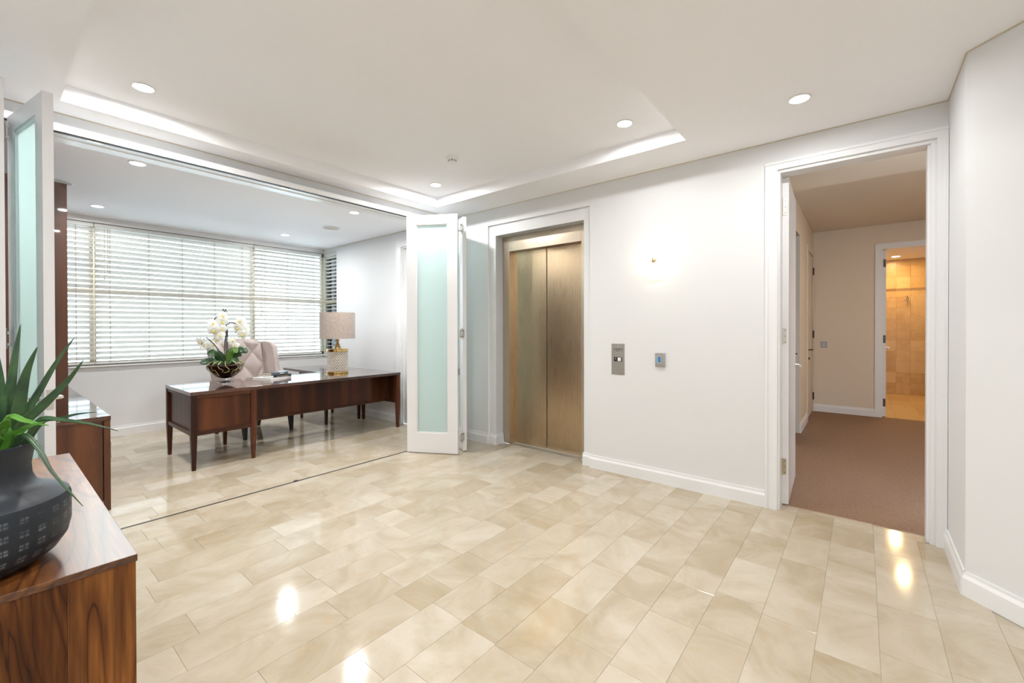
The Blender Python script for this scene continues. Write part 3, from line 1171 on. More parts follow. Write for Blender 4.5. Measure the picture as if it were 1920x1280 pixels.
def fold_hinge(root, x, y, z, rz):
    h = MB()
    h.lathe([(0.007, -0.052), (0.007, 0.052)], 12)
    h.box(-0.004, 0.004, -0.030, 0.030, -0.042, -0.026).box(-0.004, 0.004, -0.030, 0.030, 0.026, 0.042)
    h.box(-0.003, 0.003, -0.036, -0.026, -0.045, 0.045).box(-0.003, 0.003, 0.026, 0.036, -0.045, 0.045)
    h.lathe([(0.009, 0.052), (0.004, 0.062)], 12).lathe([(0.004, -0.062), (0.009, -0.052)], 12)
    return h.build('hinge', 'satin_nickel', root, smooth=True, loc=(x, y, z), rot=(0, 0, rz))


fd = thing('folding_door', 'white folding door stacked open beside the lift with frosted glass panes', 'folding door')
nb = Vector((-0.485, 0.875)) * 0.021
leaf(fd, (-3.919 + nb.x, 2.958 + nb.y), (-3.407 + nb.x, 3.242 + nb.y))
leaf(fd, (-3.443, 3.385), (-3.95, 3.655))
for z in (2.477, 1.321, 0.176):
    fold_hinge(fd, -3.418, 3.322, z, 0.25)
bx(-0.0015, 0.0015, -0.008, 0.008, 0.87, 0.94).build('latch', 'dark_metal', fd, loc=(-3.404, 3.262, 0), rot=(0, 0, math.atan2(0.284, 0.512)))

fl_ = thing('folding_door', 'folding door at the far left with frosted glass and a lever handle, behind the plant', 'folding door')
la, lb_ = (-3.90, 0.108), (-3.313, 0.213)
leaf(fl_, la, lb_)
leaf(fl_, (-3.915, 0.030), (-3.296, 0.043))
for z in (2.531, 1.324, 0.18):
    fold_hinge(fl_, -3.86, 0.074, z, 0.1)
ang = math.atan2(lb_[1] - la[1], lb_[0] - la[0])
wl_ = math.hypot(lb_[0] - la[0], lb_[1] - la[1])
bx(wl_ + 0.0002, wl_ + 0.0025, -0.013, 0.013, 0.955, 1.06).build('lock_plate', 'satin_nickel', fl_, loc=(la[0], la[1], 0), rot=(0, 0, ang))
bx(wl_ + 0.002, wl_ + 0.010, -0.006, 0.006, 1.0, 1.022).build('latch_bolt', 'brass', fl_, loc=(la[0], la[1], 0), rot=(0, 0, ang))
for s_ in (-1, 1):
    h = MB()
    h.lathe([(0.026, 0.021), (0.026, 0.030), (0.012, 0.032), (0.010, 0.060)] if s_ > 0 else [(0.026, -0.021), (0.026, -0.030), (0.012, -0.032), (0.010, -0.060)], 20, 'Y', at=(wl_ - 0.06, 0, 1.01))
    h.tube([(wl_ - 0.06, s_ * 0.058, 1.01), (wl_ - 0.10, s_ * 0.060, 1.01), (wl_ - 0.19, s_ * 0.060, 1.008)], [0.010, 0.010, 0.009], 12)
    h.build('lever_handle', 'chrome', fl_, smooth=True, loc=(la[0], la[1], 0), rot=(0, 0, ang))

# ------------------------------------------------------------------ entry door leaf (open into the corridor)
ed = thing('door_1', 'white flush corridor door standing open, seen on its hinged edge', 'door', (-0.480, 3.912, 0), math.radians(2.6), kind='structure')
bx(0, 0.042, 0, 0.80, 0.012, 2.538).build('door_leaf', 'door_paint', ed, bev=0.0015)
for z, m_n in ((2.312, 'satin_nickel'), (1.314, 'satin_nickel'), (0.303, 'old_brass_hinge')):
    h = MB()
    h.box(0.001, 0.027, -0.0025, 0, z - 0.062, z + 0.062)
    h.lathe([(0.006, z - 0.064), (0.006, z + 0.064)], 12, at=(-0.003, -0.005, 0))
    ho = h.build('hinge', m_n, ed)
    s_ = MB()
    for k in (-0.045, 0.0, 0.045):
        s_.lathe([(0.0035, -0.0025), (0.0035, -0.0032)], 10, 'Y', at=(0.018, 0, z + k))
    s_.build('screw', 'dark_metal', ho)
h = MB()
h.lathe([(0.026, 0.042), (0.026, 0.050), (0.011, 0.052), (0.010, 0.088)], 22, 'X', at=(0, 0.735, 1.045))
h.tube([(0.085, 0.735, 1.045), (0.087, 0.70, 1.045), (0.087, 0.62, 1.044)], [0.011, 0.011, 0.0095], 14)
h.build('lever_handle', 'chrome', ed, smooth=True)
h = MB()
h.lathe([(0.026, 0.0), (0.026, -0.008), (0.011, -0.010), (0.010, -0.046)], 22, 'X', at=(0, 0.735, 1.045))
h.tube([(-0.043, 0.735, 1.045), (-0.045, 0.70, 1.045), (-0.045, 0.62, 1.044)], [0.011, 0.011, 0.0095], 14)
h.build('lever_handle', 'chrome', ed, smooth=True)

# ------------------------------------------------------------------ corridor and bathroom
YE = 8.66
XC = -0.63
cw = MB()
cw.box(XC - 0.1, XC, W + T, 6.02, 0, 3.1)
cw.box(XC - 0.1, XC, 6.02, 6.70, 2.575, 3.1)
cw.box(XC - 0.1, XC, 6.70, 7.66, 0, 3.1)
cw.box(XC - 0.1, XC, 7.66, 8.60, 2.54, 3.1)
cw.box(XC - 0.1, XC, 8.60, YE + 0.12, 0, 3.1)
cw.box(XC - 0.12, XC - 0.1, 6.0, 8.7, 0, 2.6)
struct('wall_corridor_left', cw, 'corridor_paint', 'left wall of the corridor')
BL, BR, BTP = 0.225, 1.04, 2.59
ce_ = MB()
ce_.box(XC, BL, YE, YE + 0.12, 0, 3.1)
ce_.box(BL, BR, YE, YE + 0.12, BTP, 3.1)
ce_.box(BR, 1.9, YE, YE + 0.12, 0, 3.1)
struct('wall_corridor_end', ce_, 'corridor_paint', 'end wall of the corridor around the bathroom doorway')
struct('wall_corridor_right', bx(1.75, 1.85, W + T, YE, 0, 3.1), 'corridor_paint', 'right wall of the corridor')
struct('ceiling_corridor', bx(XC, 1.75, 5.30, YE, 2.952, 3.1).box(XC, 1.75, W + T, 5.30, ZC, 2.95), 'corridor_paint', 'corridor ceiling with a lowered soffit near the door', 'ceiling')
b4 = MB()
skirt(b4, XC, 6.70, XC, 7.60, -1)
skirt(b4, XC, YE, 0.16, YE, -1)
struct('baseboard_corridor', b4, 'trim_paint', 'white skirting in the corridor', 'baseboard')
struct('trim_7', bx(XC, 1.75, YE - 0.006, YE + 0.001, 2.945, 2.9515).box(XC - 0.001, XC + 0.006, 7.0, YE, 2.945, 2.9515), 'painted_shadow_line', 'thin strip painted as the shadow line at the corridor ceiling edge', 'trim')
mr = thing('mirrored_cupboard', 'tall bronze mirror cupboard door in the left corridor wall', 'mirror', (XC, 6.36, 0))
bx(-0.055, -0.045, -0.33, 0.34, 0.01, 2.565).build('mirror_panel', 'mirror_glass', mr)
bx(-0.06, -0.005, -0.34, -0.325, 0.0, 2.575).build('edge_strip', 'old_brass_hinge', mr)
MB().tube([(-0.045, 0.28, 1.04), (-0.02, 0.28, 1.04)], 0.010, 10).build('knob', 'dark_hinge', mr, smooth=True)
cd = thing('door_3', 'white door at the far left end of the corridor', 'door', (XC, 8.13, 0), kind='structure')
bx(-0.045, -0.004, -0.46, 0.46, 0.01, 2.53).build('door_leaf', 'corridor_paint', cd)
q = bx(0.0002, 0.016, -0.53, -0.46, 0, 2.535).box(0.0002, 0.016, 0.465, 0.52, 0, 2.535).box(0.0002, 0.016, -0.53, 0.52, 2.535, 2.60)
q.build('door_frame', 'corridor_paint', cd)
for z in (2.30, 1.27, 0.26):
    MB().lathe([(0.011, z - 0.06), (0.011, z + 0.06)], 10, at=(0.012, 0.455, 0)).build('hinge', 'dark_hinge', cd, smooth=True)
MB().tube([(0, -0.38, 1.05), (0.055, -0.38, 1.05), (0.055, -0.26, 1.05)], 0.010, 8).build('handle', 'dark_hinge', cd, smooth=True)
MB().lathe([(0.02, 0), (0.02, 0.02), (0.012, 0.03)], 14, 'X', at=(0, -0.38, 0.92)).build('lock', 'dark_hinge', cd, smooth=True)
sw_ = thing('light_switch', 'grey square light switch on the end wall of the corridor', 'switch', (-0.484, YE, 1.05))
bx(-0.045, 0.045, -0.008, 0, 0, 0.105).build('plate', 'grey_plastic', sw_, bev=0.002)
for z in (0.065, 0.035):
    bx(-0.008, 0.008, -0.012, -0.008, z - 0.007, z + 0.007).build('rocker', 'white_plastic', sw_, bev=0.001)

bt = MB()
casing(bt, lambda m, a, b, z0, z1, t: m.box(a, b, YE - t, YE - 0.0002, z0, z1), 0.152, BR + 0.07, 2.655, 0.080, 0.080, 0.072, 0.014)
lining(bt, lambda m, a, b, z0, z1, d0, d1: m.box(a, b, d0, d1, z0, z1), BL, BR, BTP, YE + 0.0002, YE + 0.12, 0.018)
struct('trim_8', bt, 'trim_paint', 'white architrave around the bathroom doorway', 'door frame')
bd = thing('door_4', 'white bathroom door folded back beyond the corridor', 'door', (BL + 0.020, YE + 0.105, 0), kind='structure')
bx(0, 0.04, 0, 0.78, 0.01, 2.565).build('door_leaf', 'door_paint', bd)
for z in (2.37, 1.20, 0.22):
    bx(0.006, 0.036, -0.003, 0, z - 0.06, z + 0.06).build('hinge', 'dark_hinge', bd)
MB().tube([(0.04, 0.70, 1.05), (0.095, 0.70, 1.05), (0.095, 0.58, 1.05)], 0.010, 8).build('handle', 'chrome', bd, smooth=True)

YBB = 12.0
bw = MB()
bw.box(0.10, 2.3, YBB, YBB + 0.1, 0, 2.8)
bw.box(2.2, 2.3, YE + 0.12, YBB, 0, 2.8)
bw.box(0.10, 0.12, YE + 0.12, YBB, 0, 2.8)
wb = struct('wall_bathroom', bw, 'bath_grout', 'tiled wall of the bathroom beyond the corridor')
cols = [0.108 + 0.2205 * i for i in range(6)]
rows = [i * 0.2225 for i in range(9)] + [1.975, 2.135]
zrows = [(i * 0.2222, (i + 1) * 0.2222) for i in range(9)] + [(2.0, 2.135), (2.185, 2.43), (2.43, 2.67), (2.67, 2.78)]
for a in cols:
    for z0, z1 in zrows:
        me = tile_mesh('wall_tile', 0.2205 - 0.002, z1 - z0 - 0.002, 'bath_stone', 0.008)
        o = link('wall_tile', me, wb)
        o.location = (a + 0.110, YBB - 0.008, (z0 + z1) / 2)
        o.rotation_euler = (PI / 2, 0, 0)
    me = tile_mesh('accent_tile', 0.2205 - 0.002, 0.046, 'bath_accent', 0.009)
    o = link('accent_tile', me, wb)
    o.location = (a + 0.110, YBB - 0.009, 2.16)
    o.rotation_euler = (PI / 2, 0, 0)
bfl = struct('floor_bathroom', bx(0.10, 2.3, YE + 0.02, YBB, -0.1, -0.003), 'bath_grout', 'honey coloured stone floor of the bathroom', 'floor')
for i in range(5):
    y = YE + 0.02 - (0.3 if i % 2 else 0)
    while y < YBB:
        c, d_ = max(y, YE + 0.02), min(y + 0.6, YBB - 0.01)
        y += 0.6
        if d_ - c > 0.05:
            me = tile_mesh('floor_tile', 0.298, d_ - c - 0.002, 'bath_stone')
            o = link('floor_tile', me, bfl)
            o.location = (0.25 + 0.3 * i, (c + d_) / 2, 0)
struct('ceiling_bathroom', bx(0.10, 2.3, YE + 0.12, YBB, 2.785, 2.85), 'ceiling_paint', 'bathroom ceiling', 'ceiling')
bn = thing('bathroom_bench', 'low stone bench ledge at the right of the bathroom', 'bench', (1.35, 11.55, 0))
bx(-0.22, 0.8, -0.43, 0.44, 0.10, 0.16).build('seat_slab', 'bath_stone', bn, bev=0.004)
bx(-0.16, 0.8, -0.38, 0.44, 0.0, 0.10).build('plinth', 'bath_stone', bn)
for i, (x, lab) in enumerate(((0.378, 'silver robe hook on the bathroom tiles nearest the door hinge'), (0.718, 'silver robe hook in the middle of the bathroom tiles'), (1.085, 'silver robe hook at the right edge of the bathroom doorway'))):
    t = thing('robe_hook', lab, 'hook', (x, YBB - 0.008, 1.955), group='robe hooks in the bathroom')
    MB().lathe([(0.022, 0), (0.022, -0.008), (0.010, -0.012), (0.010, -0.03)], 16, 'Y', at=(0, 0, 0.02)).build('rose', 'chrome', t, smooth=True)
    m_ = MB()
    for s_ in (-1, 1):
        m_.tube([(0, -0.03, 0.02), (s_ * 0.015, -0.045, -0.02), (s_ * 0.035, -0.06, -0.03), (s_ * 0.038, -0.07, -0.015)], 0.007, 8)
    m_.tube([(0, -0.02, 0.02), (0, -0.055, 0.05), (0, -0.065, 0.075)], 0.008, 8)
    m_.build('prongs', 'chrome', t, smooth=True)
downlight('warm bathroom downlight above the doorway, out of sight', 0.55, 9.75, 2.785, BATH_W * 0.5, (1.0, 0.70, 0.32), 0.06)
downlight('warm bathroom downlight seen through both doorways', 0.515, 11.4, 2.785, BATH_W * 0.6, (1.0, 0.70, 0.32), 0.06)
downlight('unseen warm downlight added behind the right jamb to light the corridor', 1.25, 6.6, 2.952, CORRIDOR_W, (1.0, 0.85, 0.68))  # added out of view to brighten the corridor
downlight('unseen warm soffit downlight added just inside the corridor as fill', 1.2, 4.6, ZC, CORRIDOR_W * 0.14, (1.0, 0.85, 0.68))  # weak added lamp, fills the corridor near the doorway

# ------------------------------------------------------------------ desk
dk = thing('executive_desk', 'long dark walnut desk with a panelled pedestal and tapered legs', 'desk', (-5.47, 2.455, 0))
ox, oy = -5.47, 2.455


def dbx(x0, x1, y0, y1, z0, z1):
    return bx(x0 - ox, x1 - ox, y0 - oy, y1 - oy, z0, z1)


DT = 0.765
dbx(-5.925, -5.005, 1.243, 3.668, DT - 0.034, DT).build('top', 'desk_top_wood', dk, bev=0.0025)
PZ0, PZ1 = 0.335, DT - 0.034


def leg(root, x, y, o_, z1=PZ1, z0=PZ0):
    m_ = MB()
    h1, h0 = 0.026, 0.016
    m_.frustum((x - o_[0], y - o_[1], 0), (h0, h0), (x - o_[0], y - o_[1], z0), (h1, h1))
    m_.frustum((x - o_[0], y - o_[1], z0), (h1, h1), (x - o_[0], y - o_[1], z1), (h1, h1))
    return m_.build('leg', 'desk_wood_Z', root, bev=0.002)


XF, XB = -5.034, -5.896
for (x, y) in ((XF, 1.272), (XF, 1.800), (XB, 1.272), (XB, 1.800), (XF, 3.638), (XB, 3.638)):
    leg(dk, x, y, (ox, oy))
# pedestal: rails and inset panels
dbx(XF - 0.020, XF + 0.020, 1.298, 1.774, PZ0, PZ0 + 0.038).build('bottom_rail', 'desk_wood_Y', dk, bev=0.002)
dbx(XF - 0.020, XF + 0.020, 1.298, 1.774, PZ1 - 0.034, PZ1).build('top_rail', 'desk_wood_Y', dk, bev=0.002)
dbx(XB + 0.026, XF - 0.026, 1.252, 1.292, PZ0, PZ0 + 0.038).build('bottom_rail', 'desk_wood_X', dk, bev=0.002)
dbx(XB + 0.026, XF - 0.026, 1.252, 1.292, PZ1 - 0.034, PZ1).build('top_rail', 'desk_wood_X', dk, bev=0.002)
dbx(XF - 0.006, XF + 0.004, 1.298, 1.774, PZ0 + 0.038, PZ1 - 0.034).build('front_panel', 'desk_wood_Z', dk)
dbx(XB + 0.026, XF - 0.026, 1.270, 1.282, PZ0 + 0.038, PZ1 - 0.034).build('side_panel', 'desk_wood_Z', dk)
dbx(XB + 0.026, XF - 0.026, 1.786, 1.798, PZ0 + 0.01, PZ1).build('side_panel', 'desk_wood_Z', dk)
dbx(XB + 0.02, XF - 0.02, 1.29, 1.786, PZ0 + 0.004, PZ0 + 0.018).build('pedestal_base', 'desk_wood_Y', dk)
for i in range(2):
    z0 = PZ0 + 0.03 + i * 0.18
    dr = dbx(XB - 0.012, XB + 0.006, 1.30, 1.772, z0, z0 + 0.172).build('drawer', 'desk_wood_Y', dk, bev=0.002)
    MB().lathe([(0.006, -0.012), (0.006, -0.025), (0.012, -0.028), (0.012, -0.036)], 12, 'X', at=(XB - ox, 1.536 - oy, z0 + 0.09)).build('knob', 'brass', dr, smooth=True)
# recessed modesty panel and end panel
dbx(-5.345, -5.330, 1.80, 3.625, 0.352, PZ1).build('modesty_panel', 'desk_wood_Z', dk)
dbx(-5.352, -5.318, 1.80, 3.625, 0.335, 0.358).build('modesty_rail', 'desk_wood_Y', dk, bev=0.002)
dbx(XB + 0.026, XF - 0.026, 3.636, 3.650, 0.352, PZ1).build('end_panel', 'desk_wood_Z', dk)
dbx(XB + 0.026, XF - 0.026, 3.630, 3.656, 0.335, 0.358).build('end_rail', 'desk_wood_X', dk, bev=0.002)

rd = thing('desk_return', 'lower side return of the walnut desk below the window', 'desk', (-6.5, 3.31, 0))
ro = (-6.5, 3.31)
bx(-7.05 - ro[0], -5.932 - ro[0], 2.955 - ro[1], 3.668 - ro[1], DT - 0.034, DT).build('top', 'desk_top_wood', rd, bev=0.0025)
for (x, y) in ((-5.962, 3.085), (-5.962, 3.60), (-6.72, 3.085), (-6.72, 3.58)):
    leg(rd, x, y, ro, z0=0.45)
bx(-6.70 - ro[0], -5.98 - ro[0], 3.06 - ro[1], 3.60 - ro[1], 0.60, DT - 0.034).build('drawer_box', 'desk_wood_X', rd)
bx(-6.68 - ro[0], -6.0 - ro[0], 3.048 - ro[1], 3.06 - ro[1], 0.61, DT - 0.044).build('drawer_front', 'desk_wood_X', rd, bev=0.002)

# power cord below the desk
pcd = MB()
pts = [(-6.35, 3.76, 0.02)]
for i in range(40):
    a = i / 40 * 4 * PI
    pts.append((-6.3 + 0.012 * i / 4 - 0.05 + 0.035 * math.cos(a), 3.72 + 0.025 * math.sin(a), 0.006 + 0.0008 * i))
pts += [(-6.0, 3.74, 0.12), (-5.9, 3.77, 0.25)]
tag(pcd.tube(pts, 0.004, 6).build('power_cord', 'white_plastic', smooth=True), 'coil of white power cord on the floor under the desk return', 'cord')

# ------------------------------------------------------------------ table lamp
lp = thing('table_lamp', 'table lamp with a beige drum shade and lattice ceramic body on the desk', 'lamp', (-5.62, 3.075, DT))
RB, HB = 0.132, 0.33
MB().lathe([(0.02, 0), (RB + 0.004, 0), (RB + 0.008, 0.004), (RB + 0.008, 0.026), (RB, 0.032), (0.02, 0.032)], 40).build('base_ring', 'brass', lp, smooth=True)
MB().lathe([(RB - 0.014, 0.03), (RB - 0.014, HB - 0.02)], 40).build('inner_body', 'lamp_core', lp, smooth=True)
lat = MB()
ns = 26
for s_ in (-1, 1):
    for k in range(ns):
        a0 = 2 * PI * k / ns
        p = []
        for j in range(25):
            t_ = j / 24
            a = a0 + s_ * t_ * 1.75
            p.append(((RB - 0.005) * math.cos(a), (RB - 0.005) * math.sin(a), 0.03 + t_ * (HB - 0.055)))
        lat.tube(p, 0.0062, 5)
lat.build('lattice', 'ivory_ceramic', lp, smooth=True)
MB().lathe([(0.02, HB - 0.03), (RB + 0.008, HB - 0.03), (RB + 0.008, HB), (RB, HB + 0.004), (0.02, HB + 0.004)], 40).build('top_ring', 'brass', lp, smooth=True)
MB().lathe([(0.052, HB + 0.004), (0.050, HB + 0.02), (0.036, HB + 0.045), (0.026, HB + 0.055), (0.030, HB + 0.064), (0.020, HB + 0.075), (0.018, HB + 0.105), (0.024, HB + 0.112), (0.022, HB + 0.13), (0.012, HB + 0.14), (0.010, HB + 0.20)], 28).build('neck', 'aged_brass', lp, smooth=True)
RS, S0, S1 = 0.230, 0.475, 0.832
MB().lathe([(RS, S0), (RS, S1), (RS - 0.004, S1), (RS - 0.004, S0), (RS, S0)], 56, cap=False).build('lamp_shade', 'shade_linen', lp, smooth=True)
m_ = MB()
for i in range(3):
    a = i * 2 * PI / 3
    m_.tube([(0, 0, S1 - 0.02), (RS * 0.985 * math.cos(a), RS * 0.985 * math.sin(a), S1 - 0.008)], 0.003, 6)
m_.tube([(0, 0, HB + 0.19), (0, 0, S1 - 0.015)], 0.005, 8)
m_.build('shade_carrier', 'aged_brass', lp)


# ------------------------------------------------------------------ books
def book(label, x, y, z, w, d, h, rz, cover, pages, spine_x=True):
    t = thing('book', label, 'book', (x, y, z), rz, group='books stacked on the desk')
    c = MB()
    c.box(-w / 2, w / 2, -d / 2, d / 2, 0, 0.0025).box(-w / 2, w / 2, -d / 2, d / 2, h - 0.0025, h)
    c.box(w / 2 - 0.003, w / 2, -d / 2, d / 2, 0, h)
    c.build('cover', cover, t, bev=0.0008)
    bx(-w / 2 + 0.004, w / 2 - 0.003, -d / 2 + 0.004, d / 2 - 0.004, 0.0025, h - 0.0025).build('pages', pages, t)
    return t


bk1 = book('large white book at the bottom of the stack on the desk', -5.65, 2.24, DT, 0.27, 0.33, 0.022, 0.42, 'cover_white', 'paper')
bk2 = book('black book in the middle of the stack', -5.63, 2.285, DT + 0.022, 0.19, 0.25, 0.026, 0.30, 'cover_black', 'paper')
bx(0.0951, 0.0956, -0.08, 0.09, 0.010, 0.014).build('spine_title', 'cover_gilt', bk2)
bk3 = book('slate covered book with tan page edges on top of the stack', -5.645, 2.27, DT + 0.048, 0.17, 0.23, 0.030, 0.26, 'cover_slate', 'paper_tan')
bx(0.0851, 0.0856, 0.00, 0.06, 0.011, 0.020).build('spine_title', 'paper', bk3)

# ------------------------------------------------------------------ orchid bowl
PX, PY = -5.70, 1.75
oc = thing('potted_orchid', 'white orchid with bare roots in a footed clear glass bowl on the desk', 'orchid', (PX, PY, DT))
bowl = [(0.0, 0.0), (0.080, 0.0), (0.082, 0.004), (0.060, 0.009), (0.022, 0.014), (0.017, 0.03), (0.022, 0.043)]
outer = [(0.06, 0.052), (0.105, 0.075), (0.145, 0.11), (0.175, 0.16), (0.190, 0.215)]
inner = [(0.186, 0.215), (0.171, 0.161), (0.141, 0.112), (0.10, 0.079), (0.05, 0.058), (0.0, 0.056)]
MB().lathe(bowl + outer + inner, 56, cap=False).build('glass_bowl', 'clear_glass', oc, smooth=True)
so = [(0.0, 0.0605), (0.05, 0.0625), (0.098, 0.0835), (0.139, 0.1165), (0.168, 0.164), (0.178, 0.195), (0.13, 0.205), (0.07, 0.212), (0.0, 0.215)]
MB().lathe(so, 40, cap=False).build('potting_mix', 'soil', oc, smooth=True)
rg = random.Random(11)
for i in range(10):
    a = -1.5 + i * 0.42 + rg.uniform(-0.15, 0.15)
    p = []
    for j in range(12):
        t_ = j / 11
        if t_ < 0.35:
            r_, z_ = 0.05 + 0.135 * (t_ / 0.35), 0.215 + 0.03 * math.sin(t_ / 0.35 * PI)
            if r_ > 0.172:
                r_ = 0.178
        else:
            q_ = (t_ - 0.35) / 0.65 * rg.uniform(0.6, 1.0)
            z_ = 0.205 - 0.12 * q_
            r_ = 0.1785 - 0.055 * q_ ** 1.6 + 0.012
            r_ = min(r_, 0.196) if i % 3 == 0 else min(r_ - 0.006, 0.182)
        aa = a + 0.22 * math.sin(t_ * 7 + i) * t_
        p.append((r_ * math.cos(aa), r_ * math.sin(aa), z_))
    MB().tube(p, [0.0038] * 8 + [0.0035, 0.003, 0.0025, 0.002], 6).build('root', 'root', oc, smooth=True)


def blade(pts, width, name, m, parent, sides=Vector((0, 0, 1)), shape='lance', cup=0.15, thick=0.0012):
    # ribbon leaf along points with a midrib fold
    P = [Vector(p) for p in pts]
    # resample with Catmull-Rom
    S = []
    for i in range(len(P) - 1):
        p0, p1, p2, p3 = P[max(i - 1, 0)], P[i], P[i + 1], P[min(i + 2, len(P) - 1)]
        for k in range(6):
            t = k / 6
            S.append(0.5 * ((2 * p1) + (-p0 + p2) * t + (2 * p0 - 5 * p1 + 4 * p2 - p3) * t * t + (-p0 + 3 * p1 - 3 * p2 + p3) * t ** 3))
    S.append(P[-1])
    mb = MB()
    n = len(S)
    for i, s_ in enumerate(S):
        t = i / (n - 1)
        d = (S[min(i + 1, n - 1)] - S[max(i - 1, 0)]).normalized()
        u = d.cross(sides)
        u.normalize()
        w_ = d.cross(u)
        if shape == 'lance':
            k = min(1.0, 0.55 + 1.6 * t) * (1 - t ** 2.2) + 0.02
        elif shape == 'oval':
            k = math.sin(PI * min(0.985, 0.10 + 0.9 * t)) ** 0.6
        else:
            k = 1 - 0.7 * t
        hw = width / 2 * k
        mb.v += [tuple(s_ - u * hw - w_ * hw * cup), tuple(s_ - u * hw * 0.5 - w_ * hw * cup * 0.3), tuple(s_), tuple(s_ + u * hw * 0.5 - w_ * hw * cup * 0.3), tuple(s_ + u * hw - w_ * hw * cup)]
    for i in range(n - 1):
        for k in range(4):
            a = i * 5 + k
            mb.f.append((a, a + 1, a + 6, a + 5))
    return mb.build(name, m, parent, smooth=True, thick=thick)


# broad strap leaves at the foot of the stems
for (az, ln, rise, w_, m_n) in ((-1.75, 0.24, 0.00, 0.10, 'orchid_leaf'), (-1.25, 0.19, 0.10, 0.11, 'orchid_leaf'), (-0.9, 0.17, -0.01, 0.12, 'orchid_leaf'), (-0.2, 0.15, -0.015, 0.12, 'orchid_leaf'), (0.45, 0.17, 0.0, 0.11, 'orchid_leaf'), (1.15, 0.22, 0.12, 0.11, 'orchid_leaf'), (0.75, 0.13, 0.12, 0.10, 'orchid_leaf_light'), (1.9, 0.20, 0.07, 0.10, 'orchid_leaf'), (2.8, 0.17, 0.05, 0.10, 'orchid_leaf'), (-2.5, 0.20, 0.02, 0.09, 'orchid_leaf')):
    c_, s_ = math.cos(az), math.sin(az)
    blade([(0.01 * c_, 0.01 * s_, 0.215), (ln * 0.4 * c_, ln * 0.4 * s_, 0.245 + rise * 0.7), (ln * 0.75 * c_, ln * 0.75 * s_, 0.25 + rise), (ln * c_, ln * s_, 0.225 + rise * 0.9)], w_, 'leaf', m_n, oc, sides=Vector((0.75, -0.35, 0.65)), shape='oval', cup=-0.2, thick=0.002)

stems = [
    [(1.755, 0.99), (1.759, 1.125), (1.767, 1.308), (1.772, 1.474), (1.754, 1.578), (1.731, 1.603)],
    [(1.742, 0.99), (1.733, 1.148), (1.749, 1.334), (1.76, 1.395), (1.716, 1.534), (1.656, 1.515), (1.605, 1.438), (1.60, 1.34)],
    [(1.765, 0.99), (1.782, 1.124), (1.787, 1.378), (1.776, 1.413), (1.822, 1.457), (1.884, 1.44), (1.904, 1.395), (1.884, 1.315)],
    [(1.735, 0.99), (1.68, 1.119), (1.626, 1.207), (1.554, 1.281), (1.519, 1.261), (1.505, 1.20)],
]
for i, st in enumerate(stems):
    dx = (0.0, 0.02, -0.02, 0.035)[i]
    p = [(dx * (1 + j * 0.3) - 0.04 * (j / len(st)), y - PY, z - DT) for j, (y, z) in enumerate(st)]
    MB().tube(p, [0.0058] * (len(p) - 1) + [0.003], 7).build('stem', 'orchid_stem', oc, smooth=True)
fpos = [(1.697, 1.455), (1.681, 1.369), (1.659, 1.301), (1.605, 1.438), (1.63, 1.339), (1.655, 1.245), (1.594, 1.357), (1.697, 1.52), (1.865, 1.466), (1.92, 1.435), (1.939, 1.35), (1.853, 1.382), (1.891, 1.306), (1.529, 1.193), (1.575, 1.192), (1.626, 1.19), (1.484, 1.236), (1.821, 1.237), (1.84, 1.183), (1.636, 1.131)]


def flower_mesh():
    mb = MB()
    for k in range(5):
        # two broad petals at the sides, three sepals
        a = PI / 2 + k * 2 * PI / 5
        ln, wd = (0.046, 0.052) if k in (1, 4) else (0.044, 0.034)
        if k in (1, 4):
            a += (0.16 if k == 1 else -0.16) * -1

        def fn(u, v, a=a, ln=ln, wd=wd):
            r = 0.004 + ln * v
            w = wd / 2 * math.sin(PI * min(0.97, 0.12 + 0.88 * v)) ** 0.55 * (2 * u - 1)
            bend = -0.012 * v * v + 0.004 * (1 - (2 * u - 1) ** 2) * math.sin(PI * v)
            return (bend + (0.002 if k in (1, 4) else 0), r * math.cos(a) - w * math.sin(a), r * math.sin(a) + w * math.cos(a))
        mb.grid(fn, 4, 6)
    me = mb.mesh('flower')
    me.materials.append(MATS['petal'])
    for p_ in me.polygons:
        p_.use_smooth = True
    lm = MB().lathe([(0.001, 0.0), (0.007, 0.003), (0.008, 0.010), (0.004, 0.016), (0.001, 0.018)], 8, 'X')
    lm.tube([(0.006, 0, -0.004), (0.013, 0, -0.012), (0.010, 0, -0.020)], [0.005, 0.005, 0.002], 6)
    l2 = lm.mesh('lip')
    l2.materials.append(MATS['orchid_lip'])
    return me, l2


fme, lme = flower_mesh()
rg = random.Random(5)
for i, (y, z) in enumerate(fpos):
    o = link('flower', fme, oc)
    dx = rg.uniform(0.0, 0.07) if i < 13 else rg.uniform(-0.02, 0.05)
    o.location = (dx, y - PY + dx * 0.3, z - DT)
    s_ = rg.uniform(1.15, 1.4) if i < 13 else rg.uniform(0.9, 1.1)
    o.scale = (s_, s_, s_)
    o.rotation_euler = (rg.uniform(-0.4, 0.4), rg.uniform(-0.15, 0.45), math.radians(-20) + rg.uniform(-0.6, 0.6))
    c_ = link('lip', lme, o)
for (y, z) in ((1.735, 1.605), (1.752, 1.590), (1.766, 1.575), (1.758, 1.60)):
    MB().lathe([(0.001, -0.010), (0.006, -0.004), (0.006, 0.004), (0.001, 0.010)], 8, at=(0.0, y - PY, z - DT)).build('bud', 'orchid_stem', oc, smooth=True)

# ------------------------------------------------------------------ tufted wing chair
ch = thing('wingback_chair', 'pale mauve button tufted wingback chair with black legs behind the desk', 'chair', (-6.29, 2.26, 0), math.radians(12.2))
BW = 0.30


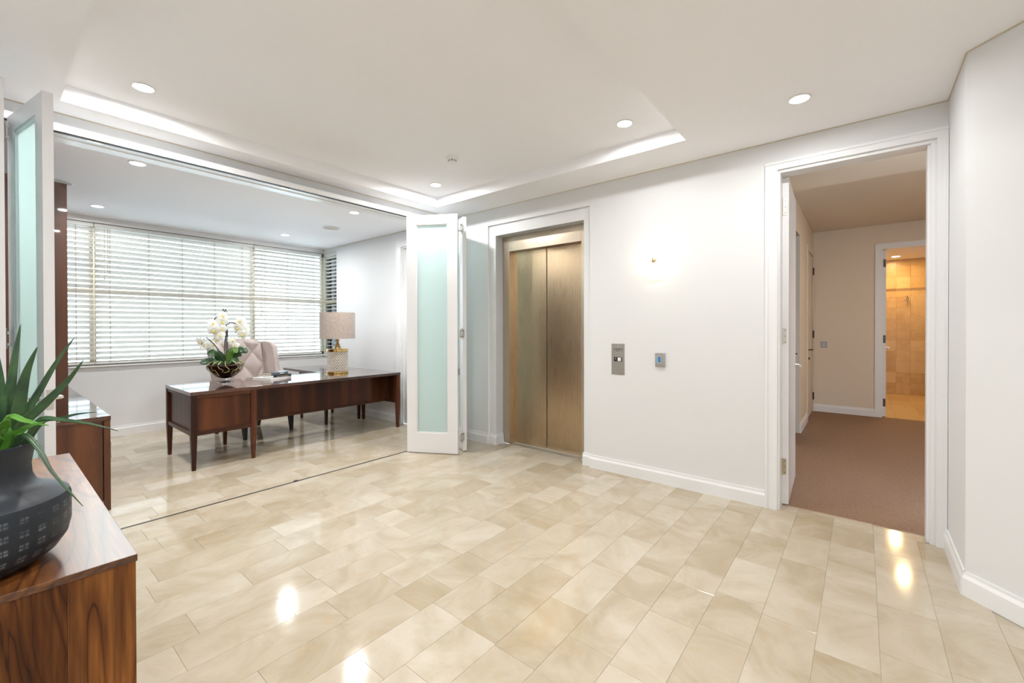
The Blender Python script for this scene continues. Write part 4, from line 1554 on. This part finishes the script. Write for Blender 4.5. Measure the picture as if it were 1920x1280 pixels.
def tuft(x, z):
    a_, b_ = 0.15, 0.17
    u = x / a_ + z / b_
    v = x / a_ - z / b_
    return (abs(math.sin(PI * u / 2)) * abs(math.sin(PI * v / 2))) ** 0.42


def back_fn(u, v):
    y = (u * 2 - 1) * BW
    z = 0.44 + v * 0.76
    arch = 0.045 * (1 - (u * 2 - 1) ** 2)
    zt = z + arch * v
    lean = -0.17 - 0.16 * v
    edge = min(1.0, 12 * min(u, 1 - u)) * min(1.0, 14 * (1 - v))
    x = lean + 0.05 * tuft(y, z - 0.52) * edge + 0.006
    return (x, y, zt)


bm_ = MB()
nU, nV = 48, 60
bm_.grid(back_fn, nU, nV)
bm_.build('tufted_back', 'chair_linen', ch, smooth=True)
bs = MB()
prof = []
for j in range(13):
    v = j / 12
    ring = []
    for i in range(13):
        u = i / 12
        x, y, z = back_fn(u, v)
        ring.append((-0.17 - 0.16 * v + 0.004, y, z))
    prof.append(ring)
for side in (0, 1):
    b = len(bs.v)
    for ring in prof:
        for (x, y, z) in ring:
            bs.v.append((x - (0.085 if side else 0), y, z + (0.0 if not side else 0.0)))
    for j in range(12):
        for i in range(12):
            a = b + j * 13 + i
            bs.f.append((a, a + 1, a + 14, a + 13))
bn_ = 13 * 13
for j in range(12):
    for i in (0, 12):
        a = j * 13 + i
        bs.f.append((a, a + 13, a + 13 + bn_, a + bn_))
for i in range(12):
    for j in (0, 12):
        a = j * 13 + i
        bs.f.append((a, a + 1, a + 1 + bn_, a + bn_))
bs.build('back_shell', 'chair_linen', ch, smooth=True, bev=0.012, seg=3)
bt_ = MB()
for zi in range(-1, 5):
    for yi in range(-3, 4):
        if (zi + yi) % 2:
            continue
        y, z = yi * 0.15, 0.52 + zi * 0.17
        if abs(y) > 0.27 or z < 0.46 or z > 1.17:
            continue
        v = (z - 0.44) / 0.76
        bt_.lathe([(0.012, 0.0), (0.012, 0.004), (0.007, 0.008)], 12, 'X', at=(-0.17 - 0.16 * v + 0.010, y, z + 0.045 * v * (1 - (y / BW) ** 2)))
bt_.build('buttons', 'chair_linen', ch, smooth=True)
# wings
for s_ in (-1, 1):
    wg = MB()
    pr_ = [(-0.30, 0.44), (-0.40, 1.195), (-0.28, 1.205), (-0.16, 1.185), (-0.09, 1.12), (-0.05, 0.95), (0.0, 0.76), (0.06, 0.66), (0.06, 0.44)]
    k = len(pr_)
    for (o0) in (0, 1):
        for (x, z) in pr_:
            flare = 0.055 * max(0, (z - 0.5)) / 0.7 + 0.10 * max(0, x + 0.3) * (1 if z > 0.7 else 0.6)
            y = BW - 0.035 + o0 * 0.07 + flare
            wg.v.append((x, s_ * y, z))
    wg.f += [tuple(range(k)), tuple(range(2 * k - 1, k - 1, -1))] + [(i, (i + 1) % k, k + (i + 1) % k, k + i) for i in range(k)]
    wg.build('wing', 'chair_linen', ch, smooth=True, bev=0.018, seg=4)
    ar = MB()
    ar.box(-0.28, 0.30, s_ * 0.31 - 0.045 + s_ * 0.045, s_ * 0.31 + 0.045 + s_ * 0.045, 0.26, 0.645)
    ar.build('arm', 'chair_linen', ch, smooth=True, bev=0.03, seg=4)
bx(-0.20, 0.33, -0.30, 0.30, 0.40, 0.53).build('seat_cushion', 'chair_linen', ch, smooth=True, bev=0.035, seg=4)
bx(-0.27, 0.31, -0.31, 0.31, 0.25, 0.41).build('seat_base', 'chair_linen', ch, smooth=True, bev=0.02, seg=3)
for (x, y) in ((0.28, -0.30), (0.28, 0.33), (-0.30, -0.28), (-0.30, 0.28)):
    MB().frustum((x + (0.02 if x > 0 else -0.05), y, 0), (0.018, 0.018), (x, y, 0.26), (0.033, 0.033)).build('leg', 'black_leg', ch, bev=0.004)

# ------------------------------------------------------------------ study joinery
cr = thing('credenza', 'long low dark wood credenza along the left side of the study', 'cabinet', (-5.9, 0.2, 0))
co = (-5.9, 0.2)


def cbx(x0, x1, y0, y1, z0, z1):
    return bx(x0 - co[0], x1 - co[0], y0 - co[1], y1 - co[1], z0, z1)


CT = 0.72
cbx(-7.42, -4.43, -0.18, 0.60, CT - 0.034, CT).build('top', 'credenza_top_wood', cr, bev=0.002)
cbx(-4.465, -4.443, -0.18, 0.555, 0.0, CT - 0.034).build('end_panel', 'joinery_wood_Z', cr, bev=0.001)
cbx(-4.465, -4.435, 0.560, 0.598, 0.0, CT - 0.034).build('corner_stile', 'joinery_wood_Z', cr, bev=0.002)
cbx(-7.40, -4.47, -0.17, 0.565, 0.07, CT - 0.034).build('carcass', 'joinery_wood_X', cr)
cbx(-7.40, -4.47, -0.17, 0.53, 0.0, 0.07).build('plinth', 'joinery_wood_X', cr)
for i in range(5):
    x0 = -7.39 + i * 0.585
    d_ = cbx(x0 + 0.002, x0 + 0.583, 0.565, 0.585, 0.075, CT - 0.05).build('door', 'joinery_wood_Z', cr, bev=0.001)
    MB().tube([(x0 + 0.52 - co[0], 0.585 - co[1], 0.50), (x0 + 0.52 - co[0], 0.61 - co[1], 0.50), (x0 + 0.52 - co[0], 0.61 - co[1], 0.38), (x0 + 0.52 - co[0], 0.585 - co[1], 0.38)], 0.005, 8).build('handle', 'satin_nickel', d_, smooth=True)
bc = thing('bookcase', 'tall dark wood bookcase standing on the credenza, seen by its end panel', 'bookcase', (-5.9, 0.1, CT))
bo = (-5.9, 0.1)


def bbx(x0, x1, y0, y1, z0, z1):
    return bx(x0 - bo[0], x1 - bo[0], y0 - bo[1], y1 - bo[1], z0, z1)


HB2 = 1.715
for x in (-7.2, -6.36, -5.50, -4.66):
    bbx(x, x + 0.032, -0.18, 0.392, 0.0, HB2).build('side_panel', 'joinery_wood_Z', bc, bev=0.001)
bbx(-7.2, -4.628, -0.18, 0.392, HB2, HB2 + 0.032).build('top_board', 'joinery_wood_X', bc, bev=0.001)
bbx(-7.2, -4.63, -0.185, -0.17, 0.0, HB2).build('back_board', 'joinery_wood_X', bc)
for x0, x1 in ((-7.168, -6.36), (-6.328, -5.50), (-5.468, -4.66)):
    for z in (0.36, 0.72, 1.08, 1.42):
        bbx(x0, x1, -0.17, 0.37, z, z + 0.026).build('shelf', 'joinery_wood_X', bc)

# ------------------------------------------------------------------ foreground sideboard
ST = 0.80
sb = thing('sideboard', 'walnut sideboard with swirling grain in the left foreground', 'sideboard', (-2.16, 0.015, 0))
so_ = (-2.16, 0.015)


def sbx(x0, x1, y0, y1, z0, z1):
    return bx(x0 - so_[0], x1 - so_[0], y0 - so_[1], y1 - so_[1], z0, z1)


sbx(-2.872, -1.447, -0.215, 0.245, ST - 0.018, ST).build('top', 'sideboard_top_wood', sb, bev=0.0015)
ys = [-0.212, 0.028 - 0.12, 0.118, 0.242]
for a, b in zip(ys[:-1], ys[1:]):
    sbx(-1.475, -1.450, a + 0.0003, b - 0.0003, 0.05, ST - 0.018).build('end_plank', 'sideboard_wood_Z', sb)
sbx(-2.869, -2.845, -0.212, 0.242, 0.05, ST - 0.018).build('end_panel', 'sideboard_wood_Z', sb)
sbx(-2.845, -1.475, -0.212, -0.19, 0.05, ST - 0.018).build('back_panel', 'sideboard_wood_X', sb)
sbx(-2.845, -1.475, -0.19, 0.225, 0.05, 0.075).build('bottom_board', 'sideboard_wood_X', sb)
for i in range(3):
    x0 = -2.845 + i * 1.37 / 3
    d_ = sbx(x0 + 0.002, x0 + 1.37 / 3 - 0.002, 0.222, 0.241, 0.08, ST - 0.022).build('door', 'sideboard_wood_Z', sb)
for (x, y) in ((-2.8, -0.17), (-2.8, 0.19), (-1.52, -0.17), (-1.52, 0.19)):
    sbx(x - 0.03, x + 0.03, y - 0.03, y + 0.03, 0, 0.05).build('foot', 'sideboard_wood_Z', sb)

# ------------------------------------------------------------------ vase and plant
VX, VY = -1.65, -0.03
va = thing('potted_plant', 'dark stoneware vase with a band of pale square marks and strappy green leaves', 'plant', (VX, VY, ST))
vp = [(0.0, 0.0), (0.105, 0.0), (0.125, 0.006), (0.150, 0.026), (0.168, 0.055), (0.174, 0.085), (0.174, 0.150), (0.170, 0.163), (0.155, 0.172), (0.130, 0.182), (0.113, 0.195), (0.105, 0.215), (0.103, 0.24), (0.107, 0.268), (0.113, 0.292), (0.113, 0.297), (0.108, 0.298), (0.100, 0.285), (0.095, 0.25), (0.095, 0.2), (0.0, 0.19)]
MB().lathe(vp, 72, cap=False).build('vase', 'vase_glaze', va, smooth=True)
LV = {
    1: ([(-1.665, 0.03, 1.135), (-1.675, 0.037, 1.213), (-1.685, 0.047, 1.307), (-1.695, 0.058, 1.393)], 0.026, 0),
    2: ([(-1.64, 0.045, 1.136), (-1.633, 0.054, 1.215), (-1.627, 0.065, 1.275), (-1.62, 0.083, 1.335)], 0.030, 0),
    3: ([(-1.65, 0.049, 1.133), (-1.65, 0.084, 1.213), (-1.65, 0.117, 1.29), (-1.65, 0.152, 1.357)], 0.018, 0),
    4: ([(-1.635, 0.054, 1.135), (-1.625, 0.096, 1.19), (-1.615, 0.134, 1.242), (-1.605, 0.165, 1.298)], 0.024, 0),
    5: ([(-1.61, 0.033, 1.16), (-1.583, 0.058, 1.156), (-1.557, 0.079, 1.148), (-1.53, 0.096, 1.146)], 0.016, 1),
    6: ([(-1.625, 0.087, 1.137), (-1.608, 0.118, 1.148), (-1.592, 0.151, 1.157), (-1.575, 0.186, 1.159)], 0.010, 0),
    7: ([(-1.605, 0.081, 1.148), (-1.575, 0.125, 1.147), (-1.545, 0.171, 1.134), (-1.515, 0.219, 1.112)], 0.012, 0),
    8: ([(-1.59, 0.054, 1.12), (-1.55, 0.08, 1.088), (-1.51, 0.1, 1.035), (-1.47, 0.148, 0.948)], 0.014, 0),
    9: ([(-1.62, 0.02, 1.115), (-1.59, 0.020, 1.138), (-1.57, 0.026, 1.155), (-1.55, 0.034, 1.168)], 0.045, 1),
    10: ([(-1.65, 0.023, 1.138), (-1.65, 0.024, 1.191), (-1.65, 0.022, 1.27), (-1.65, 0.013, 1.363)], 0.022, 0),
    11: ([(-1.61, 0.037, 1.113), (-1.583, 0.054, 1.132), (-1.557, 0.07, 1.146), (-1.53, 0.09, 1.156)], 0.020, 1),
}
rg = random.Random(9)
for i in range(9):
    a = PI + 0.35 + i * 0.33
    c_, s_ = math.cos(a), math.sin(a)
    ln = rg.uniform(0.09, 0.15)
    up = rg.uniform(0.08, 0.28)
    LV[20 + i] = ([(VX + 0.05 * c_, VY + 0.05 * s_, 1.12), (VX + (0.05 + ln * 0.3) * c_, VY + (0.05 + ln * 0.3) * s_, 1.12 + up * 0.5), (VX + (0.05 + ln * 0.7) * c_, VY + (0.05 + ln * 0.7) * s_, 1.12 + up * 0.9), (VX + (0.05 + ln) * c_, VY + (0.05 + ln) * s_, 1.12 + up)], 0.022, 0)
for k, (pts, w_, br) in LV.items():
    st = Vector(pts[0])
    base = Vector((VX, VY, 0)) + (Vector((st.x, st.y, 0)) - Vector((VX, VY, 0))) * 0.7
    P = [(base.x - VX, base.y - VY, 1.055 - ST)] + [(x - VX, y - VY, z - ST) for x, y, z in pts]
    blade(P, w_, 'leaf', 'plant_blade_bright' if br else 'plant_blade', va, sides=Vector((0.85, 0.3, 0.45)), cup=0.35, thick=0.0015)
